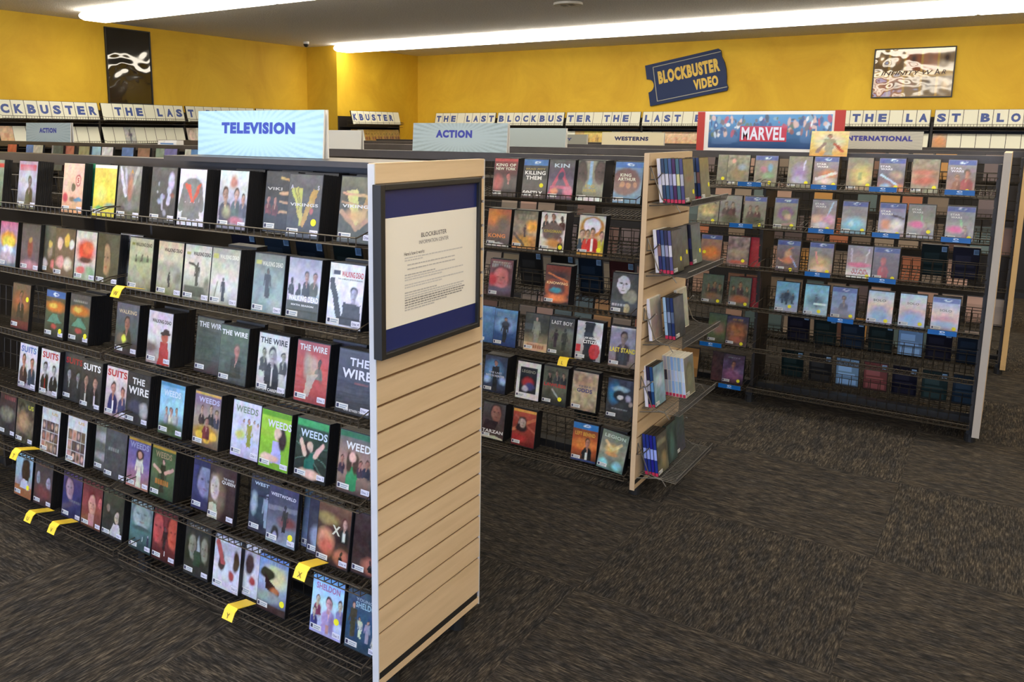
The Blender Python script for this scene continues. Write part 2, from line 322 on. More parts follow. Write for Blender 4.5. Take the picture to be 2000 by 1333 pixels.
(1, 4, -2.585, 0, 6, 'black cover with chalk-white two-line title', 'G 333 333 333;T THE .5 .85 .13 ddd .55;T WIRE .52 .66 .15 ddd .9;E .45 .35 .35 .12 445 .3;E .8 .3 .18 .14 aaa .3;S 1'),
(1, 4, -2.391, 0, 3, 'blue sky cover with family on grass', 'G 8bd 9cd 453;T WEEDS .5 .8 .12 cde .7;R 0 .93 1 1 59b;B .3 .22 .32 99a b98 432;B .5 .2 .34 ccb b98 654;B .72 .22 .34 aaa b98 532;E .5 .14 .5 .1 453 .4;S 1'),
(1, 4, -2.204, 0, 3, 'dusk cover with people among sunflowers', 'G 658 a98 654;T WEEDS .55 .86 .1 bbd .8;R 0 .95 1 1 ca5;B .3 .4 .36 433 b98 321;B .65 .42 .38 333 b98 432;B .88 .4 .32 445 b98 432;E .5 .25 .5 .14 a83 .3;E .25 .2 .14 .08 db4 .2;E .8 .22 .14 .08 db4 .2;E .55 .14 .12 .07 da4 .2;B .5 .15 .4 733 b87 321;S'),
(1, 4, -2.022, 0.01, 0, 'white cover with women in pale clothes', 'G dde cce bbd;T WEEDS .5 .86 .12 898 .8;P .62 .2 .52 994 b87 321;P .4 .28 .42 ccc b98 543;P .8 .3 .42 ccd b98 432;P .93 .3 .38 ccd b98 432;E .3 .4 .15 .08 cc7 .4;S 1'),
(1, 4, -1.876, 0, 4, 'bright green cover with seated dark-haired woman', 'G ad4 8b3 7a3;R 0 .9 1 1 6a2;T WEEDS .62 .78 .13 dde .8;Q .4 .1 .75 .1 .7 .5 .45 .5 aad;E .6 .62 .14 .11 dba .15;E .75 .55 .13 .2 322 .2;E .6 .64 .11 .09 dba .15;E .35 .18 .3 .07 dba .2;S 1'),
(1, 4, -1.723, 0.005, 2, 'dark web cover with woman raising arms', 'G 354 232 222;R 0 .88 1 1 4a6;T WEEDS .55 .77 .13 cde .85;L .0 .6 1 .3 .008 687;L .0 .3 1 .6 .008 687;L .5 .05 .5 .7 .008 687;L .1 .7 .9 .1 .008 687;Q .3 .15 .62 .15 .6 .45 .32 .45 265;E .45 .55 .1 .09 dba .15;E .36 .5 .1 .14 322 .2;E .46 .56 .09 .08 dba .15;L .3 .42 .18 .62 .06 dba;L .62 .42 .85 .62 .06 dba;E .5 .1 .36 .08 dba .2;S 3'),
(1, 4, -1.545, 0.005, 2, 'brown cover, woman in green dress before crowd', 'G 566 a87 544;R 0 .9 1 1 375;T WEEDS .62 .77 .13 eee .85;B .85 .3 .32 334 a76 321;B .1 .3 .3 434 a76 321;B .65 .3 .28 434 a76 321;Q .25 .05 .6 .05 .55 .45 .3 .45 385;E .42 .58 .12 .1 dba .15;E .33 .5 .09 .18 432 .2;E .52 .5 .08 .18 432 .2;E .42 .59 .1 .08 dba .15;S 2'),
(1, 5, -3.538, 0.01, 1, 'black cover with red title and faint crowd', 'G 433 333;W .6 .88 .1 844 .7;E .5 .5 .4 .15 776 .4;N .2;S 1'),
(1, 5, -3.38, 0, 2, 'brown montage cover with yellow lettering', 'G 443 765 443;T US .8 .85 .1 bb4 .3;N .35;E .4 .5 .3 .2 a86 .4;S 1'),
(1, 5, -3.189, 0, 2, 'white-topped photo collage cover', 'G ccc ccc;M .05 .02 .95 .72 4 3;T US .7 .9 .06 ca6 .3;S'),
(1, 5, -3.002, 0, 3, 'white-topped photo collage cover, second copy', 'G ccc ccc;M .05 .02 .95 .72 4 3;T US .7 .9 .06 ca6 .3;S'),
(1, 5, -2.84, 0.02, 0, 'grey cloud cover mostly hidden', 'G 776 555;E .5 .7 .5 .1 aaa .4;E .5 .3 .5 .08 999 .4;S'),
(1, 5, -2.745, 0, 0, 'plain dark grey cover with faint white letters', 'G 555 444;W .4 .6 .07 999 .5;N .08;S 1'),
(1, 5, -2.602, 0, 1, 'purple dusk cover, woman in white dress', 'G 558 769 a76;R 0 .94 1 1 a83;T WEEDS .5 .86 .12 99b .85;P .55 .02 .78 ccb b98 322;E .55 .68 .18 .12 322 .2;E .55 .68 .1 .08 b87 .15;S 1'),
(1, 5, -2.46, 0, 5, 'green cover, woman with arms out and orange script', 'G 453 564 343;R 0 .94 1 1 a83;T WEEDS .5 .84 .12 986 .7;P .5 .1 .68 332 b98 322;L .1 .6 .4 .5 .05 b98;L .9 .6 .6 .5 .05 b98;W .5 .3 .1 c73 .6;S'),
(1, 5, -2.252, 0.02, 0, 'blue veiled face cover, half hidden', 'G 447 335;F .5 .55 .3 .3 88a 334;R 0 .82 1 .95 335;S'),
(1, 5, -2.142, 0, 0, 'black cover with pale long-haired woman', 'G 433 322;E .3 .45 .3 .4 765 .3;F .22 .58 .17 .22 cbb 876;T THE_WHITE .72 .8 .04 bbb .4;T QUEEN .72 .73 .07 ccc .5;Q .0 .0 .4 .0 .3 .3 .05 .3 bba;S 1'),
(1, 5, -1.959, 0.02, 1, 'dark blue cover with pale figure reaching', 'G 445 345 334;T WESTWO .55 .87 .06 bcd .85;P .6 .1 .66 89a aab 223;L .3 .65 .9 .7 .03 334;E .15 .5 .12 .2 9ab .3;S'),
(1, 5, -1.854, 0, 0, 'storm-grey cover with dark figure on white ground', 'G 446 556 89a;T WESTWORLD .5 .85 .06 ccd .85;L 0 .6 1 .66 .06 778;E .7 .4 .3 .1 744 .4;P .6 .22 .5 333 334;E .3 .16 .12 .14 333 .2;E .3 .1 .07 .1 99b .2;D .82 .18;S 1'),
(1, 5, -1.732, 0.038, 0, 'narrow strip of pale figure cover, yellow dot', 'G 456 78a;E .5 .4 .2 .2 9ab .3;D .6 .3;S'),
(1, 5, -1.69, 0.02, 0, 'narrow dark cover strip with blue title', 'G 334 445;E .3 .3 .2 .2 89a .3;S'),
(1, 5, -1.633, 0, 0, 'rust and black cover, woman in white collar', 'G 754 322 433;E .3 .75 .3 .1 985 .4;E .25 .4 .25 .18 c97 .3;E .3 .3 .2 .15 b65 .4;B .82 .42 .42 222 b98 522;R .78 .45 .86 .6 ccc;E .78 .17 .22 .13 a65 .3;B .78 .08 .2 222 222 222;T X .58 .6 .16 ccb;S 4'),
(1, 5, -1.495, 0.01, 1, 'rust and black cover beside end panel', 'G 433 322 433;B .62 .42 .46 222 b98 522;R .58 .45 .66 .62 ccc;E .55 .17 .25 .13 a65 .3;B .55 .08 .2 222 222 222;S 5'),
(1, 6, -3.426, 0, 1, 'pale blue cover with dark-skinned man in profile', 'G 9bc 9ab a64;F .6 .6 .22 .26 432 322;R 0 0 1 .25 964;Q .3 .2 .9 .2 .7 .42 .45 .42 bbc;D .78 .25;S'),
(1, 6, -3.275, 0, 4, 'grey cover with three red-lit faces', 'G 444 544 433;W .5 .92 .05 733 .6;F .2 .6 .1 .14 99a 333;F .8 .55 .12 .14 99a 333;E .5 .3 .35 .15 744 .5;S 1'),
(1, 6, -3.063, 0, 1, 'navy cover with red-lipped tilted face', 'G 546 336 335;F .35 .65 .2 .22 a89 434;W .65 .4 .05 567 .6;S 1'),
(1, 6, -2.925, 0, 1, 'crimson cover with woman holding fruit', 'G 633 844 643;F .5 .5 .18 .2 c98 622;F .9 .6 .1 .12 b66 622;R .35 .05 .65 .3 b88;S 1'),
(1, 6, -2.785, 0, 3, 'black cover with woman in white gown', 'G 443 333;E .25 .6 .1 .08 876 .2;F .7 .45 .1 .12 ba9 332;Q .35 .05 .95 .05 .8 .32 .55 .32 bbb;S 1'),
(1, 6, -2.61, 0, 1, 'teal cover with upturned pale face', 'G 899 577 344;F .5 .72 .4 .26 9aa 566;E .5 .45 .4 .05 455 .3;E .3 .3 .25 .08 577 .4;T J .6 .25 .1 bcc;P .85 .08 .3 334 aab;S 1'),
(1, 6, -2.47, 0, 3, 'red cover with two split faces', 'G 633 733 422;F .2 .62 .22 .3 b55 522;F .85 .6 .22 .3 b54 522;P .5 .2 .5 322 544;T 1 .55 .16 .1 ccc;S 1'),
(1, 6, -2.287, 0, 3, 'black cover with two mirrored pale faces', 'G 333 332 333;W .5 .95 .04 999 .7;F .28 .55 .14 .22 887 443;F .78 .55 .14 .22 887 443;E .53 .55 .06 .2 9aa .4;Q .4 .5 .6 .5 .65 .2 .35 .2 343;S 1'),
(1, 6, -2.131, 0, 0, 'white cover with red streak and long-haired figures', 'G 99a ccd ccd;W .5 .92 .1 ccd .8;E .3 .5 .12 .18 433 .2;E .85 .6 .12 .2 432 .2;E .7 .3 .12 .1 944 .3;L .1 .85 .35 .5 .08 a55;S 3'),
(1, 6, -2.009, 0.018, 0, 'white cover, second copy beside cowboy hat case', 'G 99a ccd ccd;W .5 .92 .1 ccd .8;E .3 .6 .16 .2 433 .2;E .75 .4 .14 .15 322 .2;E .4 .3 .12 .08 944 .3;S 3'),
(1, 6, -1.902, -0.005, 0, 'blue sky cover with dark cowboy hat', 'G 68c 9ac 322;E .6 .66 .4 .2 cc9 .4;E .3 .66 .26 .1 332 .15;Q .2 .66 .75 .4 .7 .25 .3 .4 322;E .6 .4 .16 .06 a64 .3;E .4 .26 .45 .1 899 .3;R 0 0 1 .12 433;W .6 .88 .07 78b .7;D .86 .22;S'),
(1, 6, -1.665, 0, 0, 'pale blue cover with boy and family group', 'G 9cf bde aad;R 0 .9 1 1 7ad;T SHELDON .5 .82 .11 a7a .75;B .55 .08 .62 a9c dab 322;B .2 .3 .36 846 cba 532;B .12 .1 .34 448 cba 432;B .9 .3 .4 88b cba 322;R .5 .05 .6 .2 b88;D .82 .32;S 5'),
(1, 6, -1.518, 0, 0, 'teal chalkboard cover with family, yellow dot', 'G 456 357 345;T YOUNG .5 .86 .05 9ab .5;T SHELDON .6 .77 .1 9bc .7;P .2 .2 .6 443 b98 432;P .42 .22 .36 ccb b98 432;P .65 .2 .38 99a b98 432;P .85 .05 .34 bbb b98 432;D .9 .22;S 1'),
(2, 1, -2.083, 0, 3, 'dark red cover with white capital title', 'G 833 433 322;R 0 .93 1 1 b44;T KING_OF .5 .83 .08 ddc .85;T NEW_YORK .5 .73 .08 ddc .85;B .65 .1 .55 322 b66 422;E .2 .35 .2 .2 a44 .4;S'),
(2, 1, -1.917, 0, 1, 'black cover, blue top, four-word white title', 'G 444 333 433;R 0 .84 1 1 47b;Z .55 .93;T BRAD_PITT .5 .75 .05 a95 .8;T KILLING .5 .65 .1 eee .85;T THEM .45 .52 .1 eee .65;T SOFTLY .45 .12 .12 eee .8;D .78 .33;S'),
(2, 1, -1.778, 0, 1, 'violet cover with neon pink triangle', 'G 555 546 545;T KIN .5 .86 .1 bcd .6;L .05 .1 .5 .75 .06 b46;L .95 .1 .5 .75 .06 b46;L .15 .3 .85 .3 .05 b57;E .5 .6 .12 .1 335 .2;E .25 .2 .14 .08 d86 .3;E .8 .2 .18 .12 c79 .3;N .1;S'),
(2, 1, -1.628, 0, 5, 'split grey cover, two faces and blue sword', 'G 998 887 776;F .15 .65 .2 .3 544 333;F .85 .7 .2 .28 544 333;R .45 .5 .55 1 9bd;E .5 .45 .08 .12 6ac .3;Q .0 .0 .3 .0 .2 .5 .0 .55 443;T KING .5 .37 .08 a94 .35;T ARTHUR .5 .26 .08 a94 .5;E .5 .02 .6 .1 ddd .05;S'),
(2, 1, -1.444, 0, 1, 'blue disc cover with red oval scene', 'G 79b 68a 79b;R 0 .86 1 1 47b;Z .55 .93;E .4 .52 .55 .33 755 .1;T KING .4 .68 .08 ddc .4;T ARTHUR .45 .58 .08 ddc .65;E .3 .45 .08 .07 b86 .2;E .5 .42 .08 .07 b86 .2;E .75 .45 .08 .07 b86 .2;S'),
(2, 2, -2.115, 0, 2, 'orange smoky cover with flame coloured title', 'G b64 865 333;E .3 .8 .4 .2 d83 .5;E .7 .6 .3 .2 654 .5;T KONG .45 .28 .11 d84 .75;E .4 .0 .6 .1 ccc .05;S'),
(2, 2, -1.966, 0, 2, 'gold and grey battle scene cover', 'G 665 987 a74;W .5 .85 .1 998 .7;E .8 .6 .25 .15 ea4 .4;E .5 .2 .5 .14 c94 .4;P .5 .3 .34 544 765;L .0 .4 .5 .1 .05 654;N .25;S'),
(2, 2, -1.815, 0, 4, 'white cover with three suited figures above', 'G eee ddd ccc;B .2 .55 .4 333 b87 322;B .5 .55 .42 222 b87 322;B .85 .55 .38 522 433 222;E .5 .5 .42 .24 655 .1;T KINGSMAN .5 .52 .08 a94 .7;E .6 .2 .35 .12 b84 .4;B .85 .02 .36 332 a76 543;D .85 .12;S'),
(2, 2, -1.609, -0.01, 2, 'cream cover, red dinner jacket under gold arch', 'G ddd cb9 ca6;E .5 .72 .46 .26 b84 .08;E .5 .74 .34 .2 dde .08;B .15 .12 .52 345 b98 432;B .9 .1 .52 cb4 b98 432;B .35 .1 .55 c43 b98 432;B .55 .08 .62 c33 c98 332;R .5 .1 .58 .42 eee;D .82 .15;R 0 0 1 .06 b83;S'),
(2, 3, -2.099, 0, 1, 'crimson cover with large stern face', 'G 855 644 433;W .5 .92 .05 dcb .8;W .5 .83 .09 ccc .85;F .5 .5 .33 .28 c77 633;E .15 .45 .2 .15 b33 .4;E .5 .15 .5 .1 545 .3;S'),
(2, 3, -1.78, -0.005, 3, 'fiery cover with dark ring and blue globe', 'G 843 543 322;E .5 .4 .46 .28 c63 .2;E .5 .42 .38 .22 644 .2;E .45 .36 .22 .06 49a .4;E .5 .74 .45 .1 433 .5;L .1 .8 .9 .62 .03 c74;E .5 .15 .4 .1 e85 .4;T KNOWING .5 .55 .07 ec9 .85;S'),
(2, 3, -1.427, -0.02, 1, 'charcoal cover with white mask face', 'G 555 444 444;E .42 .72 .24 .22 ccd .05;E .33 .76 .06 .02 555 .1;E .52 .75 .06 .02 555 .1;L .42 .75 .4 .65 .015 778;E .42 .58 .08 .015 777 .1;E .75 .45 .2 .16 998 .2;E .55 .42 .14 .1 887 .2;F .6 .14 .1 .12 ba8 433;W .3 .22 .06 ccc .5;S'),
(2, 4, -2.179, 0.018, 0, 'blue cover cut by the end panel', 'G 69c 358;S'),
(2, 4, -2.067, 0, 0, 'blue cover with black-clad figure', 'G 69c 358 236;E .5 .6 .4 .2 8ad .5;W .5 .85 .1 8ac .8;P .5 .1 .7 222 a87 222;E .5 .6 .2 .1 222 .3;S'),
(2, 4, -1.892, 0.005, 0, 'dark cover with pale standing figure', 'G 443 443 ba8;P .5 .2 .75 887 b98 332;R 0 0 1 .22 ca8;W .5 .12 .1 a64 .7;S'),
(2, 4, -1.755, 0, 2, 'olive cover with two hooded walkers', 'G 555 665 443;R 0 .84 1 1 444;T LAST_BOY .5 .86 .1 ddd .85;P .28 .2 .5 322 332;P .65 .15 .58 332 332;N .1;S'),
(2, 4, -1.607, 0, 2, 'white, black and red split face cover', 'G ccd bbb 999;E .85 .7 .3 .35 dde .1;Q .3 1 .7 1 .85 .0 .3 .0 222;E .75 .25 .2 .2 b33 .05;R .0 .2 .2 .4 b33;E .8 .75 .16 .22 ccc .2;T LAW_ABIDING .55 .58 .06 eee .5;T CITIZEN .6 .48 .09 eee .65;S'),
(2, 4, -1.431, -0.01, 1, 'grey cover with soldier and yellow title', 'G 99a 889 765;R 0 .96 1 1 ccc;B .5 .15 .75 433 876 322;T LAST_STAND .5 .42 .12 dc3 .95;R .3 .05 .7 .36 333;N .12;S'),
(2, 5, -2.122, 0, 5, 'blue-lit cover with man in black coat', 'G 334 457 223;E .4 .65 .35 .2 69c .5;P .5 .05 .85 222 a76 222;T THE_LAST .5 .55 .05 bbc .6;T WITCH_HUNTER .5 .46 .06 ccd .85;E .15 .35 .15 .1 9be .4;E .85 .35 .15 .1 9be .4;S'),
(2, 5, -1.929, 0, 1, 'white framed cover with dark centre picture', 'G ddd ddd;R .14 .16 .86 .86 222;T LEGEND .5 .75 .08 998 .6;E .5 .45 .25 .14 a33 .3;E .6 .35 .2 .1 447 .3;E .4 .28 .14 .07 bbc .3;S'),
(2, 5, -1.78, 0, 2, 'grey cover, hatted men and red title', 'G 554 665 222;B .25 .55 .36 332 a87 433;B .55 .55 .38 444 a87 433;B .82 .55 .34 333 a87 322;E .3 .85 .16 .03 443 .1;T LAWLESS .5 .52 .09 b33 .9;E .25 .3 .14 .1 443 .3;L .4 .4 .65 .2 .03 aaa;D .74 .17;S'),
(2, 5, -1.623, 0.005, 2, 'tan cover with curling cloud and blue title', 'G a98 cb9 876;E .5 .75 .4 .2 b97 .4;E .4 .4 .4 .2 ba8 .4;T GODS .5 .52 .1 447 .6;W .5 .63 .05 556 .5;N .25;S'),
(2, 5, -1.434, -0.01, 1, 'dark blue cover with pale hat and white spots', 'G 334 333 333;E .25 .65 .2 .25 37a .4;E .5 .76 .3 .07 9bc .3;E .45 .6 .2 .14 222 .2;E .5 .55 .12 .05 ccc .2;E .8 .55 .1 .08 aab .3;E .9 .42 .08 .06 a99 .3;W .5 .25 .03 999 .6;S'),
(2, 6, -2.128, 0, 4, 'grey cover with long-haired man and white title', 'G 555 544 433;F .6 .72 .22 .22 a76 322;Q .0 .2 .6 .2 .7 .5 .1 .5 322;T TARZAN .5 .2 .09 ddd .95;E .3 .0 .7 .08 bba .05;S'),
(2, 6, -1.948, 0, 3, 'red cover, dark-haired woman and beams', 'G b54 943 622;R 0 .93 1 1 da5;L .0 .4 1 .8 .06 c75;L .1 .8 1 .4 .04 b65;F .4 .6 .16 .16 cba 322;E .4 .5 .25 .12 322 .2;F .42 .62 .12 .12 cba 322;E .3 .2 .3 .1 a33 .4;S'),
(2, 6, -1.609, -0.005, 1, 'blue-topped cover, man in suit before flames', 'G 543 c63 432;R 0 .84 1 1 37b;Z .55 .93;T LEFT_BEHIND .5 .72 .1 da4 .8;E .5 .45 .5 .14 d84 .4;B .62 .05 .58 222 b87 432;R .56 .05 .64 .25 ddd;R 0 0 1 .05 347;S'),
(2, 6, -1.462, -0.03, 3, 'pale teal cover with winged glow', 'G 787 998 577;T LEGION .5 .87 .09 cdc .8;E .45 .55 .2 .14 db7 .4;L .5 .55 .2 .72 .05 dc9;L .5 .55 .8 .72 .05 dc9;E .45 .42 .22 .06 c96 .3;E .2 .15 .16 .1 8cd .4;E .75 .15 .16 .1 8cd .4;N .12;S'),
(3, 1, -1.494, 0.018, 0, 'grey cover half behind end shelf', 'G 887 665;T K .6 .6 .14 ddd;E .7 .3 .15 .2 bb7 .3;D .3 .2'),
(3, 1, -1.427, 0, 0, 'grey cover with small coloured crowd', 'G 887 776;N .3;E .3 .8 .1 .08 c99 .3;E .5 .4 .35 .2 875 .4;E .7 .6 .2 .1 89a .4;D .85 .08;S'),
(3, 1, -1.263, 0, 0, 'banded cover with small figures', 'G 877 887 776;U;E .4 .55 .15 .1 a78 .4;E .7 .6 .1 .12 7ac .4;E .6 .35 .25 .1 8a8 .4;D .7 .12;S'),
(3, 1, -1.07, 0, 1, 'grey cover with violet swirl and white streak', 'G 887 887 776;E .5 .5 .3 .25 98b .4;L .7 .85 .68 .55 .03 cce;E .5 .25 .3 .12 aac .4;D .8 .16;S'),
(3, 1, -0.927, 0, 2, 'banded cover with red and white montage', 'G 99a 877 987;U;T STAR .3 .77 .06 eee .4;T WARS .35 .69 .06 eee .45;E .6 .45 .35 .15 c86 .4;E .5 .25 .35 .1 dcc .4;L .1 .3 .9 .5 .06 ddd;D .85 .14;S'),
(3, 1, -0.748, 0, 1, 'yellow-grey cover with central light figure', 'G 887 987 876;E .6 .45 .35 .3 cb7 .5;E .65 .3 .2 .1 dc8 .4;R .45 .3 .6 .55 aa7;D .85 .16;S'),
(3, 1, -0.586, 0, 2, 'banded cover with diagonal blue beam', 'G 99a 667 a77;U;T STAR .25 .75 .06 dde .4;T WARS .3 .67 .06 dde .45;L .1 .5 .75 .2 .04 bdf;E .7 .5 .25 .12 a98 .4;E .3 .15 .2 .08 9bd .3;E .8 .12 .2 .1 c85 .4;D .7 .13;S'),
(3, 1, -0.42, 0, 1, 'grey cover with faint orange swirls', 'G 887 a87 887;N .2;E .5 .6 .4 .1 b76 .4;E .5 .35 .4 .12 b65 .4;D .85 .16;S'),
(3, 1, -0.251, 0, 2, 'banded cover with orange-robed figures', 'G 99a 877 a87;U;T STAR .3 .75 .06 dde .4;T WARS .35 .67 .06 dde .45;B .35 .1 .5 965 b87 765;B .7 .08 .65 a55 b87 654;D .75 .1;S'),
(3, 2, -1.596, 0, 0, 'grey cover with golden crowd', 'G 887 887 776;E .5 .5 .4 .2 cb8 .4;N .2;D .75 .12'),
(3, 2, -1.46, 0, 1, 'pale grey cover with three armoured figures', 'G 999 888 776;T THOR .5 .85 .08 998 .5;B .3 .3 .5 655 a98 654;B .6 .3 .5 644 a98 654;E .5 .2 .4 .15 554 .3'),
(3, 2, -1.312, 0, 2, 'banded cover with three armoured figures', 'G 999 887 776;U;B .3 .25 .46 655 a98 654;B .6 .25 .46 644 a98 654;E .5 .2 .4 .12 554 .3;D .75 .08'),
(3, 2, -1.132, 0, 1, 'banded cover with purple ring', 'G 999 887 887;U;E .5 .5 .3 .2 859 .3;E .5 .5 .2 .13 887 .3;E .6 .4 .15 .1 ca9 .3;L .4 .15 .9 .2 .03 a88;D .8 .12;S'),
(3, 2, -0.92, 0, 2, 'grey cover with raised blue beam and crowd', 'G 99a 988 a88;T STAR .3 .87 .06 eee .4;T WARS .35 .79 .06 eee .45;L .85 .95 .6 .4 .025 bdf;E .3 .4 .3 .12 dba .4;E .75 .4 .25 .15 c9b .4;E .4 .2 .3 .1 ccd .4;D .7 .1;S'),
(3, 2, -0.755, 0, 2, 'banded cover with pale blue figures', 'G 99a 888 79a;U;E .5 .3 .4 .2 7bd .4;E .4 .3 .1 .1 acd .3;D .85 .12;S'),
(3, 2, -0.563, 0, 1, 'banded cover with orange and white crowd', 'G 99b 88a a99;U;T STAR .25 .75 .06 eee .4;T WARS .3 .67 .06 eee .45;E .3 .35 .2 .15 c86 .4;E .7 .35 .25 .15 ddd .4;E .5 .12 .4 .08 ccd .4;L .5 .65 .95 .55 .04 434;D .75 .08;S'),
(3, 2, -0.419, 0.005, 1, 'grey cover with green beam and pink haze', 'G 888 887 99a;T STAR .3 .85 .06 ddd .35;T WARS .35 .77 .06 ddd .4;L .5 .7 .62 .35 .03 8c9;E .35 .4 .3 .1 c59 .4;B .7 .1 .4 878 a98 766;D .8 .2;S'),
(3, 2, -0.233, 0, 2, 'banded cover with green beam and pink haze', 'G 99a 888 99a;U;T STAR .3 .76 .06 ddd .35;T WARS .35 .68 .06 ddd .4;L .5 .6 .62 .3 .03 8c9;E .35 .32 .3 .1 c59 .4;B .7 .05 .4 878 a98 766;D .85 .1;S'),
(3, 3, -1.565, 0, 0, 'banded orange cover behind end shelf', 'G a87 865;U;E .5 .4 .4 .2 d84 .4;D .2 .4'),
(3, 3, -1.396, 0, 0, 'grey battle montage cover with two dots', 'G 988 877 877;N .35;E .5 .45 .4 .15 a98 .4;E .5 .15 .4 .06 b65 .4;D .75 .2'),
(3, 3, -1.33, 0.035, 0, 'plain crimson cover', 'G b34 a33'),
(3, 3, -1.1, 0, 1, 'banded cover with crossed red beams', 'G 889 766 655;U;E .5 .5 .15 .2 ca8 .4;L .1 .4 .3 .3 .03 e98;L .9 .15 .6 .5 .025 acf;L .5 .7 .7 .78 .025 d76;E .5 .35 .25 .1 c86 .4;D .65 .06;S'),
(3, 3, -0.916, 0, 2, 'banded cover with warm rising beam', 'G 99a 887 a87;U;E .5 .3 .35 .25 db8 .5;L .25 .7 .4 .35 .03 e99;E .5 .15 .3 .1 ecb .4;D .8 .1;S'),
(3, 3, -0.709, 0, 0, 'lilac cover with twin white beams, red letters', 'G 99a 988 eee;L .15 .9 .2 .5 .03 dde;L .85 .9 .75 .5 .03 dde;E .5 .6 .3 .15 a99 .4;E .5 .4 .45 .08 c68 .3;T STAR .55 .24 .08 a55 .6;T WARS .55 .15 .08 a55 .7;R 0 .0 1 .1 ddd;D .85 .07'),
(3, 3, -0.572, 0, 2, 'banded cover with red hooded figure', 'G 88a 655 544;U;B .4 .08 .6 b44 b55 933;E .4 .6 .12 .1 b66 .3;D .8 .08;S'),
(3, 4, -1.541, 0, 0, 'teal group cover behind end shelf', 'G 676 665;B .3 .3 .4 554 a86 432;B .6 .3 .46 544 a86 432;B .85 .3 .4 554 a86 432;E .5 .25 .35 .12 864 .4;D .8 .1;S'),
(3, 4, -1.371, 0, 0, 'teal group cover with orange emblem', 'G 676 665;B .2 .35 .36 554 a86 432;B .5 .38 .46 544 a86 432;B .82 .35 .36 554 a86 432;E .5 .25 .4 .12 a64 .4;D .8 .1;S'),
(3, 4, -1.324, 0.035, 0, 'plain dark red cover', 'G 933 822'),
(3, 4, -1.089, 0, 1, 'sky blue cover with standing group', 'G 7bd 8bd aab;E .5 .5 .3 .2 567 .4;P .5 .25 .5 345 876;P .3 .28 .35 456 876;P .75 .28 .36 456 876;D .65 .2;S'),
(3, 4, -0.923, 0, 1, 'sky blue cover with glare across group', 'G 8ce 9cd abc;E .5 .45 .35 .2 689 .4;P .5 .3 .4 567 876;R .4 .35 .95 .42 dff;D .65 .15;S'),  # pale bar is glare painted into the cover colours
(3, 4, -0.772, 0, 2, 'banded cover with lone blue figure', 'G 79c 89b 99b;U;B .5 .2 .55 667 987 445;E .5 .2 .4 .12 778 .5;D .82 .12;S'),
(3, 4, -0.579, 0, 1, 'peach and sky cover with central dome', 'G bde eca bbd;T SOLO .45 .72 .07 665 .5;E .5 .4 .35 .15 99b .4;E .5 .22 .4 .15 8ac .4;D .75 .1;S'),
(3, 4, -0.417, 0.005, 1, 'peach and sky cover with crowd', 'G bde dba abd;T SOLO .5 .72 .07 765 .45;E .5 .42 .4 .1 b9a .4;E .5 .25 .4 .18 8ad .4;D .82 .12;S'),
(3, 4, -0.256, 0, 3, 'banded peach cover with haze', 'G 8be ecb aac;U;T SOLO .5 .62 .07 776 .45;E .5 .35 .45 .1 c99 .4;E .5 .2 .4 .1 9ac .4;D .85 .1;S'),
(3, 5, -1.493, 0.018, 0, 'green cover with crouching figure', 'G 565 674 554;E .5 .5 .3 .2 976 .4;S'),
(3, 5, -1.372, 0, 0, 'dark blue cover, fiery crowd, orange title', 'G 446 654 544;W .5 .88 .06 a85 .5;E .5 .5 .4 .3 964 .4;N .3;E .5 .2 .3 .1 a65 .4;D .75 .08;S'),
(3, 6, -1.455, 0.018, 0, 'dark maroon cover behind end shelf', 'G 433 533;N .3'),
(3, 6, -1.38, 0, 0, 'purple cover with central armoured crowd', 'G 545 546 434;W .5 .9 .04 99a .6;B .5 .2 .6 645 a76 432;E .5 .3 .4 .2 857 .5;N .25;D .78 .12;S'),
]
TAGS=[(1, -1.318), (1, -0.907), (1, -0.605), (1, -0.244), (2, -1.352), (2, -0.903), (2, -0.57), (2, -0.238), (3, -1.555), (3, -0.903), (3, -0.567), (4, -0.761), (4, -0.255), (5, -1.491), (6, -1.359)]
PEEK=[(-6.624, 'a54'), (-6.39, '57a'), (-6.251, 'aa9'), (-6.032, '888'), (-5.977, '455'), (-5.868, 'a65'), (-5.643, '886'), (-5.534, '9bc'), (-5.359, 'ccc'), (-5.154, '57a'), (-4.945, '865'), (-4.777, '787'), (-4.658, '669'), (-4.473, 'bba'), (-4.386, '47a')]
